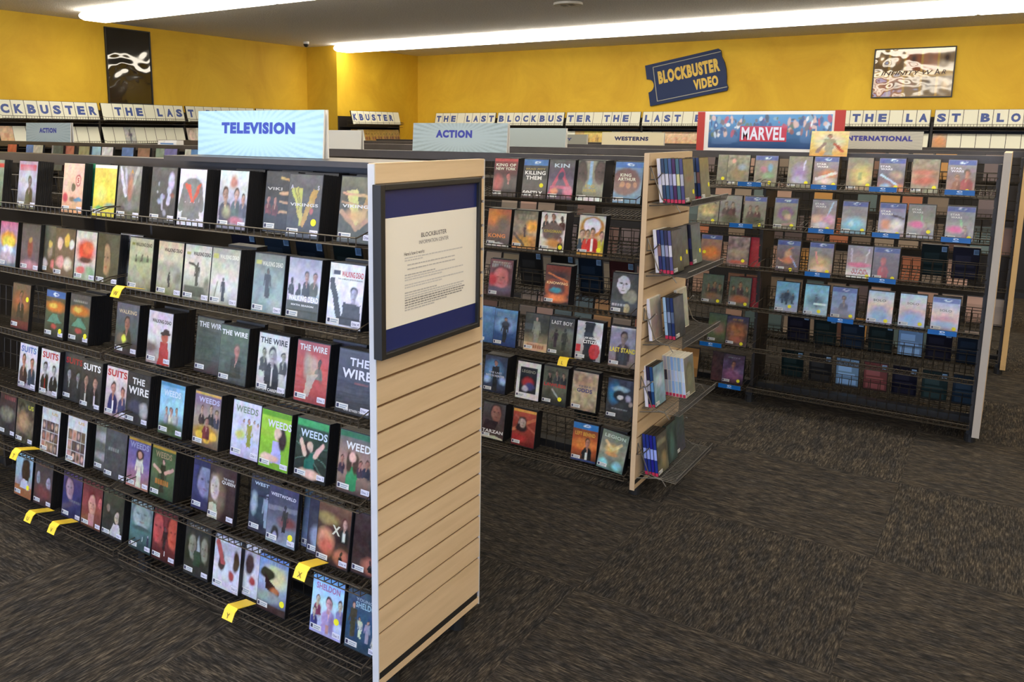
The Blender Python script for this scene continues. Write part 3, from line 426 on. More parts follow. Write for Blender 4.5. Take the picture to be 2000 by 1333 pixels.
# ------------------------------------------------------------------ printed covers
CW, CH, CT = .135, .19, .015                    # case width, height, thickness
def paint(spec, nx, ny, seed):
    """a flat printed sleeve as coloured vertices on a grid; returns colours and the list of lettering / sticker marks"""
    rng = np.random.RandomState(seed)
    U, V = np.meshgrid(np.linspace(0, 1, nx), np.linspace(0, 1, ny)); U = U.ravel(); V = V.ravel()
    C = np.ones((nx * ny, 3)) * .5; marks = []
    U0, V0 = U, V
    def field(gx, gy):
        g = rng.rand(gy + 1, gx + 1) - .5; u, v = U0 * (gx - .001), V0 * (gy - .001); i, j = u.astype(int), v.astype(int); fu, fv = u - i, v - j
        fu = fu * fu * (3 - 2 * fu); fv = fv * fv * (3 - 2 * fv)
        return (g[j, i] * (1 - fu) + g[j, i + 1] * fu) * (1 - fv) + (g[j + 1, i] * (1 - fu) + g[j + 1, i + 1] * fu) * fv
    U = U0 + .05 * field(5, 7) + .03 * field(11, 15); V = V0 + .03 * field(5, 7) + .02 * field(11, 15)
    fine = .5 * field(6, 9) + .45 * field(13, 18) + .5 * field(27, 38); tint = np.stack([field(7, 10), field(7, 10), field(7, 10)], 1)
    AR = CH / CW
    def mixc(w, c):
        w = np.clip(w, 0, 1)[:, None]; C[:] = C * (1 - w) + np.asarray(c) * w
    def ell(cx, cy, rx, ry, c, s=.12):
        d = np.sqrt(((U - cx) / rx) ** 2 + ((V - cy) / ry) ** 2); mixc((1 + s - d) / (2 * s), c)
    def rect(x0, y0, x1, y1, c):
        e = .012; mixc(np.minimum.reduce([(U0 - x0) / e + .5, (x1 - U0) / e + .5, (V0 - y0) / e + .5, (y1 - V0) / e + .5]), c)
    def polyg(pts, c):
        ins = np.zeros(len(U), bool); n = len(pts)
        for i in range(n):
            (x0, y0), (x1, y1) = pts[i], pts[(i + 1) % n]
            if y0 == y1: continue
            k = ((V >= min(y0, y1)) & (V < max(y0, y1))); ins ^= k & (U < x0 + (V - y0) * (x1 - x0) / (y1 - y0))
        mixc(ins.astype(float), c)
    def line(x0, y0, x1, y1, w, c):
        dx, dy = x1 - x0, (y1 - y0) * AR; L2 = dx * dx + dy * dy + 1e-9
        t = np.clip(((U - x0) * dx + (V - y0) * AR * dy) / L2, 0, 1)
        d = np.hypot(U - x0 - t * dx, (V - y0) * AR - t * dy); mixc((w - d) / .02 + .5, c)
    def logo(x, y):
        ell(x, y, .13, .035, hx('def'), .2); ell(x + .02, y - .002, .07, .018, hx('36a'), .2)
    for op in spec.split(';'):
        a = op.split(); k = a[0]
        if k == 'G':
            cs = [hx(q) for q in a[1:]]; t = np.clip(1 - V, 0, 1) * (len(cs) - 1); i = np.minimum(t.astype(int), len(cs) - 2); fr = (t - i)[:, None]
            cs = np.array(cs); C[:] = cs[i] * (1 - fr) + cs[i + 1] * fr
        elif k == 'E': ell(*map(float, a[1:5]), hx(a[5]), float(a[6]) if len(a) > 6 else .12)
        elif k == 'R': rect(*map(float, a[1:5]), hx(a[5]))
        elif k == 'Q':
            q = list(map(float, a[1:9])); polyg(list(zip(q[::2], q[1::2])), hx(a[9]))
        elif k == 'L': line(*map(float, a[1:6]), hx(a[6]))
        elif k == 'N':
            am = float(a[1]); g1 = rng.rand(9, 7); g2 = rng.rand(17, 13)
            def samp(g):
                u, v = U0 * (g.shape[1] - 1.001), V0 * (g.shape[0] - 1.001); i, j = u.astype(int), v.astype(int); fu, fv = u - i, v - j
                return (g[j, i] * (1 - fu) + g[j, i + 1] * fu) * (1 - fv) + (g[j + 1, i] * (1 - fu) + g[j + 1, i + 1] * fu) * fv
            C[:] = C * (1 + 2.4 * am * ((samp(g1) + samp(g2)) - 1))[:, None]
        elif k in 'BP' and len(a) > 5:
            cx, y0, h = map(float, a[1:4]); cl, sk = hx(a[4]), hx(a[5]); hr = hx(a[6]) if len(a) > 6 else cl * .6
            if k == 'B':
                hd = h * .18; sh = h * .33
                ell(cx, y0 + h * .30, sh, h * .30, cl, .08); polyg([(cx - sh, y0), (cx + sh, y0), (cx + sh, y0 + h * .32), (cx - sh, y0 + h * .32)], cl)
                polyg([(cx - sh * .2, y0 + h * .58), (cx + sh * .2, y0 + h * .58), (cx, y0 + h * .25)], sk * .9 + .06)
                ell(cx + sh * .55, y0 + h * .25, sh * .4, h * .3, cl * .6, .5)
                rect(cx - hd * .4, y0 + h * .5, cx + hd * .4, y0 + h * .68, sk * .65)
                ell(cx, y0 + h * .83, hd * .98, hd * .98, hr, .12); ell(cx, y0 + h * .765, hd * .8, hd * .9, sk, .14)
                ell(cx + hd * .45, y0 + h * .75, hd * .4, hd * .75, sk * .6, .5)
                for sg in (-1, 1): ell(cx + sg * hd * .34, y0 + h * .79, hd * .2, hd * .09, sk * .4, .6)
                ell(cx, y0 + h * .69, hd * .28, hd * .06, sk * np.array([.65, .4, .4]), .6)
            else:
                w = h * .13
                polyg([(cx - w, y0), (cx + w, y0), (cx + w * .9, y0 + h * .45), (cx + w * 1.15, y0 + h * .8), (cx - w * 1.15, y0 + h * .8), (cx - w * .9, y0 + h * .45)], cl)
                line(cx - w * 1.1, y0 + h * .78, cx - w * 1.5, y0 + h * .42, w * .28, cl); line(cx + w * 1.1, y0 + h * .78, cx + w * 1.5, y0 + h * .42, w * .28, cl)
                ell(cx, y0 + h * .9, h * .085, h * .09, hr, .15); ell(cx, y0 + h * .885, h * .07, h * .075, sk, .15)
        elif k == 'F':
            cx, cy, rx, ry = map(float, a[1:5]); sk, hr = hx(a[5]), hx(a[6])
            ell(cx, cy + ry * .18, rx * 1.18, ry * 1.08, hr, .15); ell(cx, cy, rx, ry, sk, .12); ell(cx + rx * .45, cy - ry * .1, rx * .5, ry * .8, sk * .72, .5)
            for sg in (-1, 1): ell(cx + sg * rx * .4, cy + ry * .12, rx * .2, ry * .07, hr * .5 + sk * .2, .6)
            line(cx, cy + ry * .08, cx + rx * .08, cy - ry * .25, rx * .05, sk * .6); ell(cx, cy - ry * .5, rx * .32, ry * .06, sk * np.array([.75, .5, .5]), .3)
        elif k == 'M':
            x0, y0, x1, y1 = map(float, a[1:5]); nc, nr = int(a[5]), int(a[6])
            for i in range(nc):
                for j in range(nr):
                    px, py = x0 + (i + .5) * (x1 - x0) / nc, y0 + (j + .5) * (y1 - y0) / nr; w, h = (x1 - x0) / nc * .47, (y1 - y0) / nr * .47
                    rect(px - w, py - h, px + w, py + h, hx(rng.choice(['544', '765', 'a87', '433', 'b98', '655'])))
                    ell(px, py, w * .6, h * .6, hx(rng.choice(['b98', 'a76', 'ca9', '654'])), .3)
        elif k == 'U': rect(0, .86, 1, 1, hx('56a')); logo(.55, .93)
        elif k == 'Z': logo(float(a[1]), float(a[2]))
        elif k == 'W':
            x, y, h = map(float, a[1:4]); c = hx(a[4]); w = float(a[5]); u = x - w / 2
            while u < x + w / 2:
                d = rng.uniform(.05, .11); rect(u, y - h / 2, min(u + d, x + w / 2), y + h / 2, C.mean(0) * .35 + c * .65); u += d + .025
        elif k in 'TDS': marks.append(a)
    C = C * (1 + .38 * fine[:, None]) * (1 + .25 * tint) + .02 * fine[:, None]
    return np.clip(C, 0, 1), marks
_seed = [0]
STICKER_L = MB().box(-.023, .023, -.0007, 0, -.008, .008, hx('ddd')).box(-.021, -.012, -.0009, 0, -.0055, .0055, hx('335')).box(-.009, .019, -.0009, 0, .0008, .0038, hx('89a')).box(-.009, .015, -.0009, 0, -.005, -.002, hx('89a')).mesh('rental_sticker', STICK, True)
DISC = {}
def disc_mesh(n):
    if n not in DISC:
        mb = MB().box(-.016, .016, -.0007, 0, -.008, .008, hx('dde')); put_text(mb, 'Disc %s' % n, 0, 0, .0075, hx('447'), .025, -.0010, .01)
        DISC[n] = mb.mesh('disc_sticker', STICK, True)
    return DISC[n]
_a = [2 * math.pi * i / 14 for i in range(14)]
DOT_ME = MB().prism([(.0105 * math.cos(t), .0105 * math.sin(t)) for t in _a], 'y', -.0011, 0).mesh('dot_sticker', DOT)
def case_body(name, m=BLACKCASE, w=CW, h=CH, t=CT, spine=None):
    """two shells with a recessed opening line round three sides and a closed spine on the left"""
    mb = MB(); x = w / 2; e = .0012
    mb.box(-x, x, 0, t * .42, 0, h).box(-x, x, t * .58, t, 0, h).box(-x, x - e, t * .42, t * .58, e, h - e)
    me = mb.mesh(name, m)
    return me
CASE = case_body('disc_case'); WCASE = case_body('white_case', WHITECASE)
LEAN = math.radians(-9)
def cover_mesh(spec, nx, ny):
    _seed[0] += 1
    C, marks = paint(spec, nx, ny, _seed[0]); mb = MB(); w, h = CW - .004, CH - .006
    X, Z = np.meshgrid(np.linspace(-w / 2, w / 2, nx), np.linspace(.003, .003 + h, ny))
    mb.v = [(float(x), -.0006, float(z)) for x, z in zip(X.ravel(), Z.ravel())]; mb.c = [tuple(c) for c in C]
    mb.f = [(j * nx + i, j * nx + i + 1, (j + 1) * nx + i + 1, (j + 1) * nx + i) for j in range(ny - 1) for i in range(nx - 1)]
    for a in marks:
        if a[0] == 'T':
            put_text(mb, a[1].replace('_', ' '), (float(a[2]) - .5) * w, .003 + float(a[3]) * h, float(a[4]) * h, hx(a[5]), float(a[6]) * w if len(a) > 6 else None, -.0009, .03)
    return mb.mesh('cover', PRINT, True), marks
def front_case(loc, spec, label, res, group, rz=0.0, tilt=0.0, lean=LEAN):
    o = obj('disc_case', CASE, None, loc, (lean, tilt, rz)); tag(o, label, 'disc case', group)
    me, marks = cover_mesh(spec, *res); obj('cover', me, o)
    for a in marks:
        if a[0] == 'D': obj('dot_sticker', DOT_ME, o, ((float(a[1]) - .5) * CW, -.0006, .003 + float(a[2]) * (CH - .006)))
        if a[0] == 'S' and res[0] > 12:
            obj('rental_sticker', STICKER_L, o, (-.039, -.0006, .020))
            if len(a) > 1: obj('disc_sticker', disc_mesh(a[1]), o, (.047, -.0006, .019))
    return o

# ------------------------------------------------------------------ shelving parts
ROWZ = [1.345, 1.095, .842, .590, .338, .087]
BAY = 1.2
def wire_shelf_mesh(length=BAY - .03, depth=.25, backgrid=True):
    mb = MB(); r = .0019; n = int(length / .0277); dx = length / n
    fl = lambda y: .010 - .13 * y
    for i in range(n + 1):
        x = i * dx
        mb.tube((x, 0, .033), (x, 0, .010), r); mb.tube((x, 0, .010), (x, depth, fl(depth)), r)
    mb.tube((0, -.001, .034), (length, -.001, .034), .0022); mb.tube((0, -.001, .010), (length, -.001, .010), .0022)
    for y in (.05, .11, .17, .23): mb.tube((0, y, fl(y) - .003), (length, y, fl(y) - .003), .0022)
    if backgrid:
        k = int(length / .052)
        for i in range(k + 1):
            x = i * length / k; mb.tube((x, depth, fl(depth)), (x, depth + .012, .115), r)
        for z, y in ((.05, depth + .006), (.115, depth + .012)): mb.tube((0, y, z), (length, y, z), .002)
    for x in (0, length):
        mb.path([(x, 0, .033), (x, .05, .045), (x, depth, .05), (x, depth, fl(depth))], .002)
    return mb.mesh('wire_shelf', WIRE)
SHELF = wire_shelf_mesh()
SLOT0, SLOTD = 1.518, .0762
def slat_edges(ztop=1.574, zbot=.10):
    zs = [SLOT0 - i * SLOTD for i in range(18)]
    e = [ztop] + zs + [zbot]
    return [(b + (.0045 if i < 18 else 0), a - (.0045 if i > 0 else 0)) for i, (a, b) in enumerate(zip(e, e[1:]))]
def gondola(label, x1, y0, depth, length, nfront, nrear, edge, face, th=.02, slats=True, dark_slats=(), inset=.19, sheet=False, name='display_rack'):
    root = empty(name, (x1, y0 + depth / 2, 0), label, 'display rack')
    yc = y0 + depth / 2
    def part(nm, mb, m): 
        me = mb.mesh(nm, m); o = obj(nm, me, root); o.location = (-x1, -yc, 0); return o
    # end panel: core, proud slats, edge bands, kick strip
    core = part('end_panel', MB().box(x1 - th, x1 - .006, y0 + .004, y0 + depth - .004, .055, 1.572), GROOVE)
    if slats:
        for (a, b) in slat_edges():
            obj('slat', MB().box(x1 - .006, x1, y0 + .004, y0 + depth - .004, a, b).mesh('slat', face), core)
        obj('kick_strip', MB().box(x1 - .006, x1 - .001, y0 + .004, y0 + depth - .012, .077, .1).mesh('kick_strip', BLACK), core)
        obj('bottom_trim', MB().box(x1 - .006, x1, y0 + .004, y0 + depth - .004, .055, .077).mesh('bottom_trim', face), core)
    else:
        obj('face_sheet', MB().box(x1 - .006, x1, y0 + .004, y0 + depth - .004, .055, 1.572).mesh('face_sheet', face), core)
    obj('edge_band', MB().box(x1 - th - .002, x1 + .0005, y0, y0 + .004, .05, 1.574).mesh('edge_band', edge), core)
    obj('edge_band', MB().box(x1 - th - .002, x1 + .0005, y0 + depth - .004, y0 + depth, .05, 1.574).mesh('edge_band', edge), core)
    obj('edge_band', MB().box(x1 - th - .002, x1 + .0005, y0 + .004, y0 + depth - .004, 1.572, 1.576).mesh('edge_band', face), core)
    # dark divider panels between the bays
    nb = int(round(length / BAY))
    for i in range(nb + 1):
        xd = x1 - th - .004 - i * BAY if i else x1 - th - .016
        ins = inset if i else .03
        dv = part('divider_panel', MB().box(xd, xd + .012, y0 + ins, y0 + depth - ins, .09, 1.515), DARKSLAT)
        for (a, b) in slat_edges(1.53, .09)[1:]:
            if i in dark_slats: obj('slat', MB().box(xd - .006, xd, y0 + ins, y0 + depth - ins, a, b).mesh('slat', DARKSLAT), dv)
        for yy in (y0 + .09, y0 + depth - .09):
            ft = MB()
            ft.prism([(xd + .006 + .028 * math.cos(t), yy + .028 * math.sin(t)) for t in _a], 'z', 0, .045)
            ft.box(xd - .014, xd + .026, yy - .02, yy + .02, .045, .09)
            part('levelling_foot', ft, BLACK)
    # cap with hanging fascia, base rails
    part('top_beam', MB().box(x1 - length - .02, x1 - th - .002, yc - .035, yc + .035, 1.512, 1.554), CAP)
    if sheet: part('top_sheet', MB().box(x1 - sheet, x1 - th - .002, yc - .13, yc + .12, 1.5545, 1.571), CAP)
    part('base_rail', MB().box(x1 - length, x1 - th - .004, yc - .03, yc + .03, .05, .09), BLACK)
    for b in range(max(nfront, nrear)):
        for z in ROWZ:
            if b < nfront:
                o = obj('wire_shelf', SHELF, root, (-th - .004 - (b + 1) * BAY + .015, -depth / 2 - .03, z))
            if b < nrear:
                o = obj('wire_shelf', SHELF, root, (-th - .004 - b * BAY - .015, depth / 2 + .03, z), (0, 0, math.pi))
    return root
G1 = (-1.40, 1.684, .545); G2 = (-1.31, 3.40, .56); G3 = (-.035, 5.09, .55); G4 = (.06, 6.74, .55); G5 = (.06, 8.40, .55)
gondola('nearest two-sided wire rack with slatted maple end panel, under the TELEVISION sign', *G1, 4.8, 3, 2, EDGE_GREY, MAPLE, sheet=1.06)
gondola('two-sided wire rack with small wire shelves on its slatted maple end', *G2, 6.0, 2, 1, EDGE_MAPLE, MAPLE)
gondola('two-sided wire rack with blue shelf tags and plain pale end, under the MARVEL banner', *G3, 7.2, 3, 2, EDGE_DUN, MAPLE, .032, False, (0, 1), inset=.13)
gondola('dark rack with golden panel edge behind the blue-tagged rack, at right picture edge', *G4, 7.2, 2, 0, EDGE_GOLD, EDGE_GOLD, .03, False, (0,), inset=.13)
r5 = empty('display_rack', (.06, 8.675, 0), 'farthest low rack, only its dark top beam showing before the back wall', 'display rack')
obj('top_beam', MB().box(-7.2, -.03, -.035, .035, 1.512, 1.554).mesh('top_beam', CAP), r5)
obj('body_panel', MB().box(-7.15, -.03, -.03, .03, .05, 1.512).mesh('body_panel', DARKSLAT), r5)
obj('end_panel', MB().box(-.03, 0, -.27, .27, .05, 1.574).mesh('end_panel', EDGE_GOLD), r5)
obj('base_rail', MB().box(-7.15, -.03, -.2, .2, 0, .05).mesh('base_rail', BLACK), r5)

# ------------------------------------------------------------------ disc cases on the three racks
RACK = {1: 'television rack', 2: 'action rack', 3: 'tagged rack'}
YFRONT = {1: 1.74, 2: 3.49, 3: 5.18}
RES = {1: (42, 59), 2: (34, 48), 3: (22, 31)}
_n_stack = [0]
STUFF = MB()
def stuff_case(x, y, z, c, rz=False):
    """a case merged into the uncounted remainder: body, and a coloured front"""
    k = math.tan(-LEAN); w = CW / 2; sgn = -1 if rz else 1
    p = lambda X, Y, Z: (x + X, y + sgn * (Y + k * Z), z + Z)
    b = len(STUFF.v); STUFF.v += [p(X, Y, Z) for X in (-w, w) for Y in (0, CT) for Z in (0, CH)]
    STUFF.f += [tuple(b + i for i in q) for q in ((0, 1, 3, 2), (4, 6, 7, 5), (0, 4, 5, 1), (2, 3, 7, 6), (0, 2, 6, 4), (1, 5, 7, 3))]
    STUFF._c(8, (.012, .012, .014))
    if c is not None:
        w2 = w - .003; ys = -.001
        for (za, zb, cc) in ((.004, .06, c[0]), (.06, .135, c[1]), (.135, .186, c[2])):
            STUFF.poly([p(-w2, ys, za), p(w2, ys, za), p(w2, ys, zb), p(-w2, ys, zb)], cc)
for (g, row, x, dy, nb, phrase, spec) in COVERS:
    lab = 'case with %s, %s shelf of %s' % (phrase, ORD[row], RACK[g])
    tl = .11 if 'winged glow' in phrase else 0
    front_case((x, YFRONT[g] + dy, ROWZ[row - 1] + .002), spec, lab, RES[g], 'cover-out cases on the %s' % RACK[g], 0, tl)
    for i in range(nb):
        yy = YFRONT[g] + dy + (i + 1) * (CT + .0007)
        if _n_stack[0] < 110 and i < 3:
            o = obj('disc_case', CASE, None, (x, yy, ROWZ[row - 1] + .002 - .12 * (i + 1) * CT), (LEAN, tl, 0)); _n_stack[0] += 1
            tag(o, '%s case behind %s, %s shelf, %s' % (ORD[i + 2], phrase, ORD[row], RACK[g]), 'disc case', 'cases stacked behind: ' + phrase + ' ' + str(row))
        else: stuff_case(x, yy, ROWZ[row - 1], None)
# tops of cases on the second rack that peek over the first rack's cap
pk = {'a54': 'red', '57a': 'blue', 'aa9': 'cream', '888': 'grey', '455': 'slate', 'a65': 'rust', '886': 'tan', '9bc': 'pale blue', 'ccc': 'white', '865': 'brown', '787': 'sage', '669': 'violet', 'bba': 'ivory', '47a': 'royal blue'}
for i, (x, c) in enumerate(PEEK):
    front_case((x, YFRONT[2] + (.02 if i % 2 else 0), ROWZ[0] + .002), 'G %s %s;N .15' % (c, c), '%s case top, %s from left of those peeking over the television rack' % (pk[c], ORD[i + 1]), (7, 9), 'case tops peeking over the television rack')
# cases seen from behind on the far side of a rack
BACK_ME = {}
def back_mesh(c):
    if c not in BACK_ME:
        mb = MB(); w = CW / 2 - .003; y = CT + .0006; q = hx(c)
        mb.poly([(w, y, .004), (-w, y, .004), (-w, y, .186), (w, y, .186)], q)
        y += .0003; mb.poly([(-w + .03, y, .15), (-w + .004, y, .15), (-w + .004, y, .18), (-w + .03, y, .18)][::1], hx('9bd'))
        for k in range(5): mb.poly([(-w + .008 + k * .004, y + .0003, .155), (-w + .006 + k * .004, y + .0003, .155), (-w + .006 + k * .004, y + .0003, .175), (-w + .008 + k * .004, y + .0003, .175)], hx('357'))
        for (a, b_, za, zb) in ((w - .012, -w + .04, .10, .14), (w - .012, -w + .02, .07, .09), (w - .012, -w + .012, .015, .05)):
            mb.poly([(a, y, za), (b_, y, za), (b_, y, zb), (a, y, zb)], q * 1.8 + .01)
        BACK_ME[c] = mb.mesh('back_print', PRINT, True)
    return BACK_ME[c]
def back_case(g, row, x, n, c, label):
    X1, Y0, D = {1: G1, 2: G2, 3: G3}[g]; yf = Y0 + D - .055
    for i in range(n):
        o = obj('disc_case', CASE, None, (x, yf - i * (CT + .0007), ROWZ[row - 1] + .002 - .12 * i * CT), (LEAN, 0, math.pi))
        tag(o, label if i == n - 1 else label.replace('case seen from behind', 'case %s in stack seen from behind' % ORD[n - i], 1), 'disc case', 'cases facing away on the ' + RACK[g])
        if i == n - 1: obj('back_print', back_mesh(c), o)
def backs(g, row, items, words):
    for i, (x, n, c) in enumerate(items):
        back_case(g, row, x, n, c, '%s case seen from behind, %s of %s shelf, %s' % (words[i], ORD[i + 1], ORD[row], RACK[g]))
W5 = ['black', 'dark blue', 'dark grey', 'pale blue', 'charcoal', 'navy', 'dim blue']
backs(1, 2, [(-2.42, 1, '223'), (-2.24, 1, '234'), (-2.06, 2, '123'), (-1.88, 2, '122'), (-1.70, 2, '123'), (-1.53, 2, '235')], ['dark', 'slate', 'bluish', 'black', 'blue', 'pale blue'])
backs(2, 2, [(-1.43, 3, '234')], ['dark blue'])
backs(2, 3, [(-2.13, 1, '222'), (-1.94, 1, '222'), (-1.78, 1, '123'), (-1.60, 2, '422'), (-1.44, 2, '134')], ['black', 'charcoal', 'blue', 'red', 'navy'])
backs(2, 6, [(-1.78, 1, '122')], ['black'])
backs(3, 3, [(-.36, 1, '122'), (-.20, 2, '223')], ['black', 'charcoal'])
backs(3, 5, [(-1.08, 1, '112'), (-.92, 1, '122'), (-.76, 1, '123'), (-.60, 1, '122'), (-.44, 1, '8ac'), (-.29, 1, '112'), (-.13, 1, '123')], ['black', 'dark grey', 'dim blue', 'charcoal', 'pale blue', 'inky', 'navy'])
backs(3, 6, [(-1.10, 1, '122'), (-.93, 1, '222'), (-.77, 1, '79b'), (-.61, 1, '744'), (-.45, 1, '112'), (-.29, 1, '233'), (-.13, 1, '234')], ['dark', 'black', 'pale blue', 'red', 'inky', 'grey', 'navy'])
# packed cases seen only as slivers through the racks in front
rr = random.Random(5)
def rc(): 
    q = hx(rr.choice(['765', '876', 'a64', '643', '875', '566', 'a87', '754', '987', 'b84', '655'])); return (q * rr.uniform(.5, 1.2), q, q * rr.uniform(.7, 1.3))
for row in range(2, 7):
    x = -3.5
    while x < -1.65:
        if rr.random() < .85: stuff_case(x, YFRONT[3] + rr.uniform(0, .02), ROWZ[row - 1], rc())
        x += rr.uniform(.142, .165)
for row in range(1, 7):
    x = -2.3
    while x < 0:
        if rr.random() < .88: stuff_case(x, 6.83 + rr.uniform(0, .02), ROWZ[row - 1], rc())
        x += rr.uniform(.142, .165)
st = STUFF.build('packed_cases', colour_mat('case_jumble', .4), None, True)
st['kind'] = 'stuff'; tag(st, 'packed disc cases glimpsed through gaps in the racks', 'disc cases')
# blue shelf tags on the third rack
TAGM = colour_mat('blue_tag_print', .4)
tb = MB().box(-.068, .068, -.0025, 0, 0, .026, hx('06b')).box(-.068, .068, -.0022, .02, .0, .0012, hx('06b'))
a_ = [(.013 * math.cos(t), .018 + .005 * math.sin(t)) for t in _a]; tb.prism(a_, 'y', -.003, -.002, hx('def')); tb.prism([(x * .5 + .002, .018 + (z - .018) * .5) for x, z in a_], 'y', -.0034, -.002, hx('06b'))
tb.box(-.014, .014, -.003, -.002, .005, .009, hx('9cf'))
TAG_ME = tb.mesh('shelf_tag', TAGM, True)
for i, (row, x) in enumerate(TAGS):
    k = sum(1 for r_, x_ in TAGS[:i] if r_ == row) + 1
    o = obj('shelf_tag', TAG_ME, None, (x, 5.054, ROWZ[row - 1] + .008)); tag(o, 'blue shelf tag with white disc logo, %s on %s shelf of tagged rack' % (ORD[k], ORD[row]), 'shelf tag', 'blue shelf tags')
# yellow letter tags hooked over the lips
def letter_tag(ch, x, y, z, label, long=.075):
    o = empty('letter_tag', (x, y, z), label, 'letter tag')
    o2 = MB(); w = .024
    o2.prism([(-.002, .037), (long, .037 - .02), (long, .0385 - .02), (-.002, .039), (-.016, .030), (-.030, .004), (-.0285, .003), (-.0145, .0285)], 'x', -w, w)
    for v in range(len(o2.v)): pass
    obj('card', o2.mesh('card', YELLOW), o)
    t = MB(); put_text(t, ch, 0, 0, .016, hx('542'), None, 0, .0)
    lt = obj('letter', t.mesh('letter', PAPER, True), o, (0, -.0247, .0175), (math.radians(-27), 0, 0))
    return o
for ch, x, y, z, ds in (('W', -2.49, 1.654, ROWZ[1], 'second shelf'), ('T', -3.25, 1.654, ROWZ[4], 'fifth shelf'), ('U', -3.18, 1.654, ROWZ[5], 'bottom shelf'), ('V', -3.01, 1.654, ROWZ[5], 'bottom shelf'), ('Y', -1.985, 1.654, ROWZ[5], 'bottom shelf'), ('X', -1.655, 1.654, ROWZ[4], 'fifth shelf')):
    letter_tag(ch, x, y, z, 'yellow card tag lettered %s hooked over the %s of television rack' % (ch, ds))
letter_tag('L', -1.665, 3.372, ROWZ[3], 'yellow card tag lettered L on the fourth shelf of action rack')
# ------------------------------------------------------------------ information board on the near end panel
bd = empty('information_board', (-1.40, 1.92, 1.285), 'black framed notice with white text sheet and navy bands on the near end panel', 'notice board')
Y0, Y1, Z0, Z1 = -.246, .246, -.2365, .2365
fr = MB()
for (a, b_, c, d) in ((Y0, Y0 + .02, Z0, Z1), (Y1 - .012, Y1, Z0, Z1), (Y0 + .02, Y1 - .012, Z1 - .016, Z1), (Y0 + .02, Y1 - .012, Z0, Z0 + .016)): fr.box(.001, .030, a, b_, c, d)
o = fr.build('frame', BLACK, bd); bevel(o, .002)
MB().box(.001, .018, Y0 + .018, Y1 - .011, Z0 + .014, Z1 - .014).build('navy_backing', NAVY, bd)
sh = MB().box(.018, .0188, Y0 + .022, Y1 - .012, -.158, .145, hx('e6e3dc'))
sheet = sh.build('text_sheet', PAPER, bd, True)
t = MB(); rr = random.Random(2); cen = .004
put_text(t, 'BLOCKBUSTER', cen + .005, .086, .0125, hx('223'), .125, 0, .004)
put_text(t, 'INFORMATION CENTER', cen + .005, .066, .0105, hx('445'), .145, 0, -.008)
put_text(t, "Here's how it works:", -.085, .040, .0105, hx('223'), .095, 0, .004)
lines = [(.028, 1, .3), (.021, .3, .3), (.008, .85, .4), (-.004, .85, .4), (-.020, .5, .45), (-.027, 1, .3), (-.034, .6, .3), (-.048, 1, .3), (-.055, .6, .3), (-.070, .5, .45), (-.077, 1, .35), (-.084, 1, .35), (-.091, 1, .7), (-.098, 1, .7), (-.105, 1, .7), (-.112, .7, .5), (-.119, .45, .4)]
for z, wd, dk in lines:
    x = -.130 + (.012 if z in (.008, -.004) else 0)
    while x < -.130 + wd * .285:
        w = rr.uniform(.006, .018); g_ = .75 - dk * .7; t.box(x, x + w, -.0003, 0, z - .0018, z + .0018, (g_, g_, g_ * 1.02)); x += w + .003
obj('lettering', t.mesh('lettering', PAPER, True), sheet, (.0192, 0, 0), (0, 0, math.pi / 2))

# ------------------------------------------------------------------ wire display shelves on the second rack's end, with game cases
EZ = [1.363, 1.055, .745, .435, .12]
PX = -1.31
def end_shelf_mesh():
    mb = MB(); r = .0022; d = .175; y0, y1 = 0, .52
    n = 30
    for i in range(n + 1):
        y = y0 + (y1 - y0) * i / n; mb.path([(.005, y, 0), (d, y, -.006), (d + .006, y, .018)], .0016)
    for x, z in ((.03, -.003), (.10, -.006), (d, -.009), (d + .006, .018)): mb.tube((x, y0, z), (x, y1, z), r)
    for y in (y0 + .006, y1 - .006):
        mb.path([(.003, y - .03, .155), (.003, y - .03, .10), (.02, y, .10), (.045, y, .13), (.05, y, .125)], .0024)
        mb.path([(.003, y - .03, .155), (.055, y - .02, .02), (.075, y, 0), (.11, y, -.004), (.13, y + .005, -.035)], .0026)
        mb.tube((.003, y - .03, -.012), (.09, y, -.004), .0026)
    return mb.mesh('wire_rack', STEEL)
ES = end_shelf_mesh()
shelves = []
for i, z in enumerate(EZ):
    o = obj('end_wire_shelf', ES, None, (PX, 3.44, z)); tag(o, 'grey wire shelf, %s from top on the action rack end panel' % ORD[i + 1], 'wire shelf', 'wire shelves on the end panel')
def game(x, y, z, spine, face, label, h=CH, dot=False, tall=1.0, white=False, t=.015):
    """case turned to face +x, its spine towards the viewer"""
    o = obj('game_case', WCASE if white else CASE, None, (x + CT, y + CW / 2, z + .0025), (LEAN * .8, 0, math.pi / 2)); tag(o, label, 'game case', 'game cases on the end shelves')
    mb = MB(); X = -CW / 2 - .0006
    sc = [hx(q) for q in spine.split()]
    segs = [(0, .016, sc[2]), (.016, .075, sc[0]), (.075, .125, sc[1]), (.125, CH, sc[0])]
    for a, b_, c in segs: mb.box(X, X + .0005, .001, CT - .001, a + .001, b_, c)
    obj('spine_print', mb.mesh('spine_print', PRINT, True), o)
    if face:
        me, marks = cover_mesh(face, 12, 17); obj('cover', me, o)
        for a in marks:
            if a[0] == 'D': obj('dot_sticker', DOT_ME, o, ((float(a[1]) - .5) * CW, -.0006, float(a[2]) * CH))
            if a[0] == 'S': obj('rental_sticker', STICKER_L, o, (-.04, -.0006, .015))
GB = '%s game case, %s in the %s group on the %s end shelf'
def group(row, y, x0, specs, which, step=.0165, z=None):
    for i, (sp, face, words, white) in enumerate(specs):
        game(PX + x0 + i * step, y, (EZ[row - 1] if z is None else z), sp, face, GB % (words, ORD[i + 1], which, ORD[row]), white=white)
R_ = 'b35'
BW = ('346 ccd ' + R_, None)
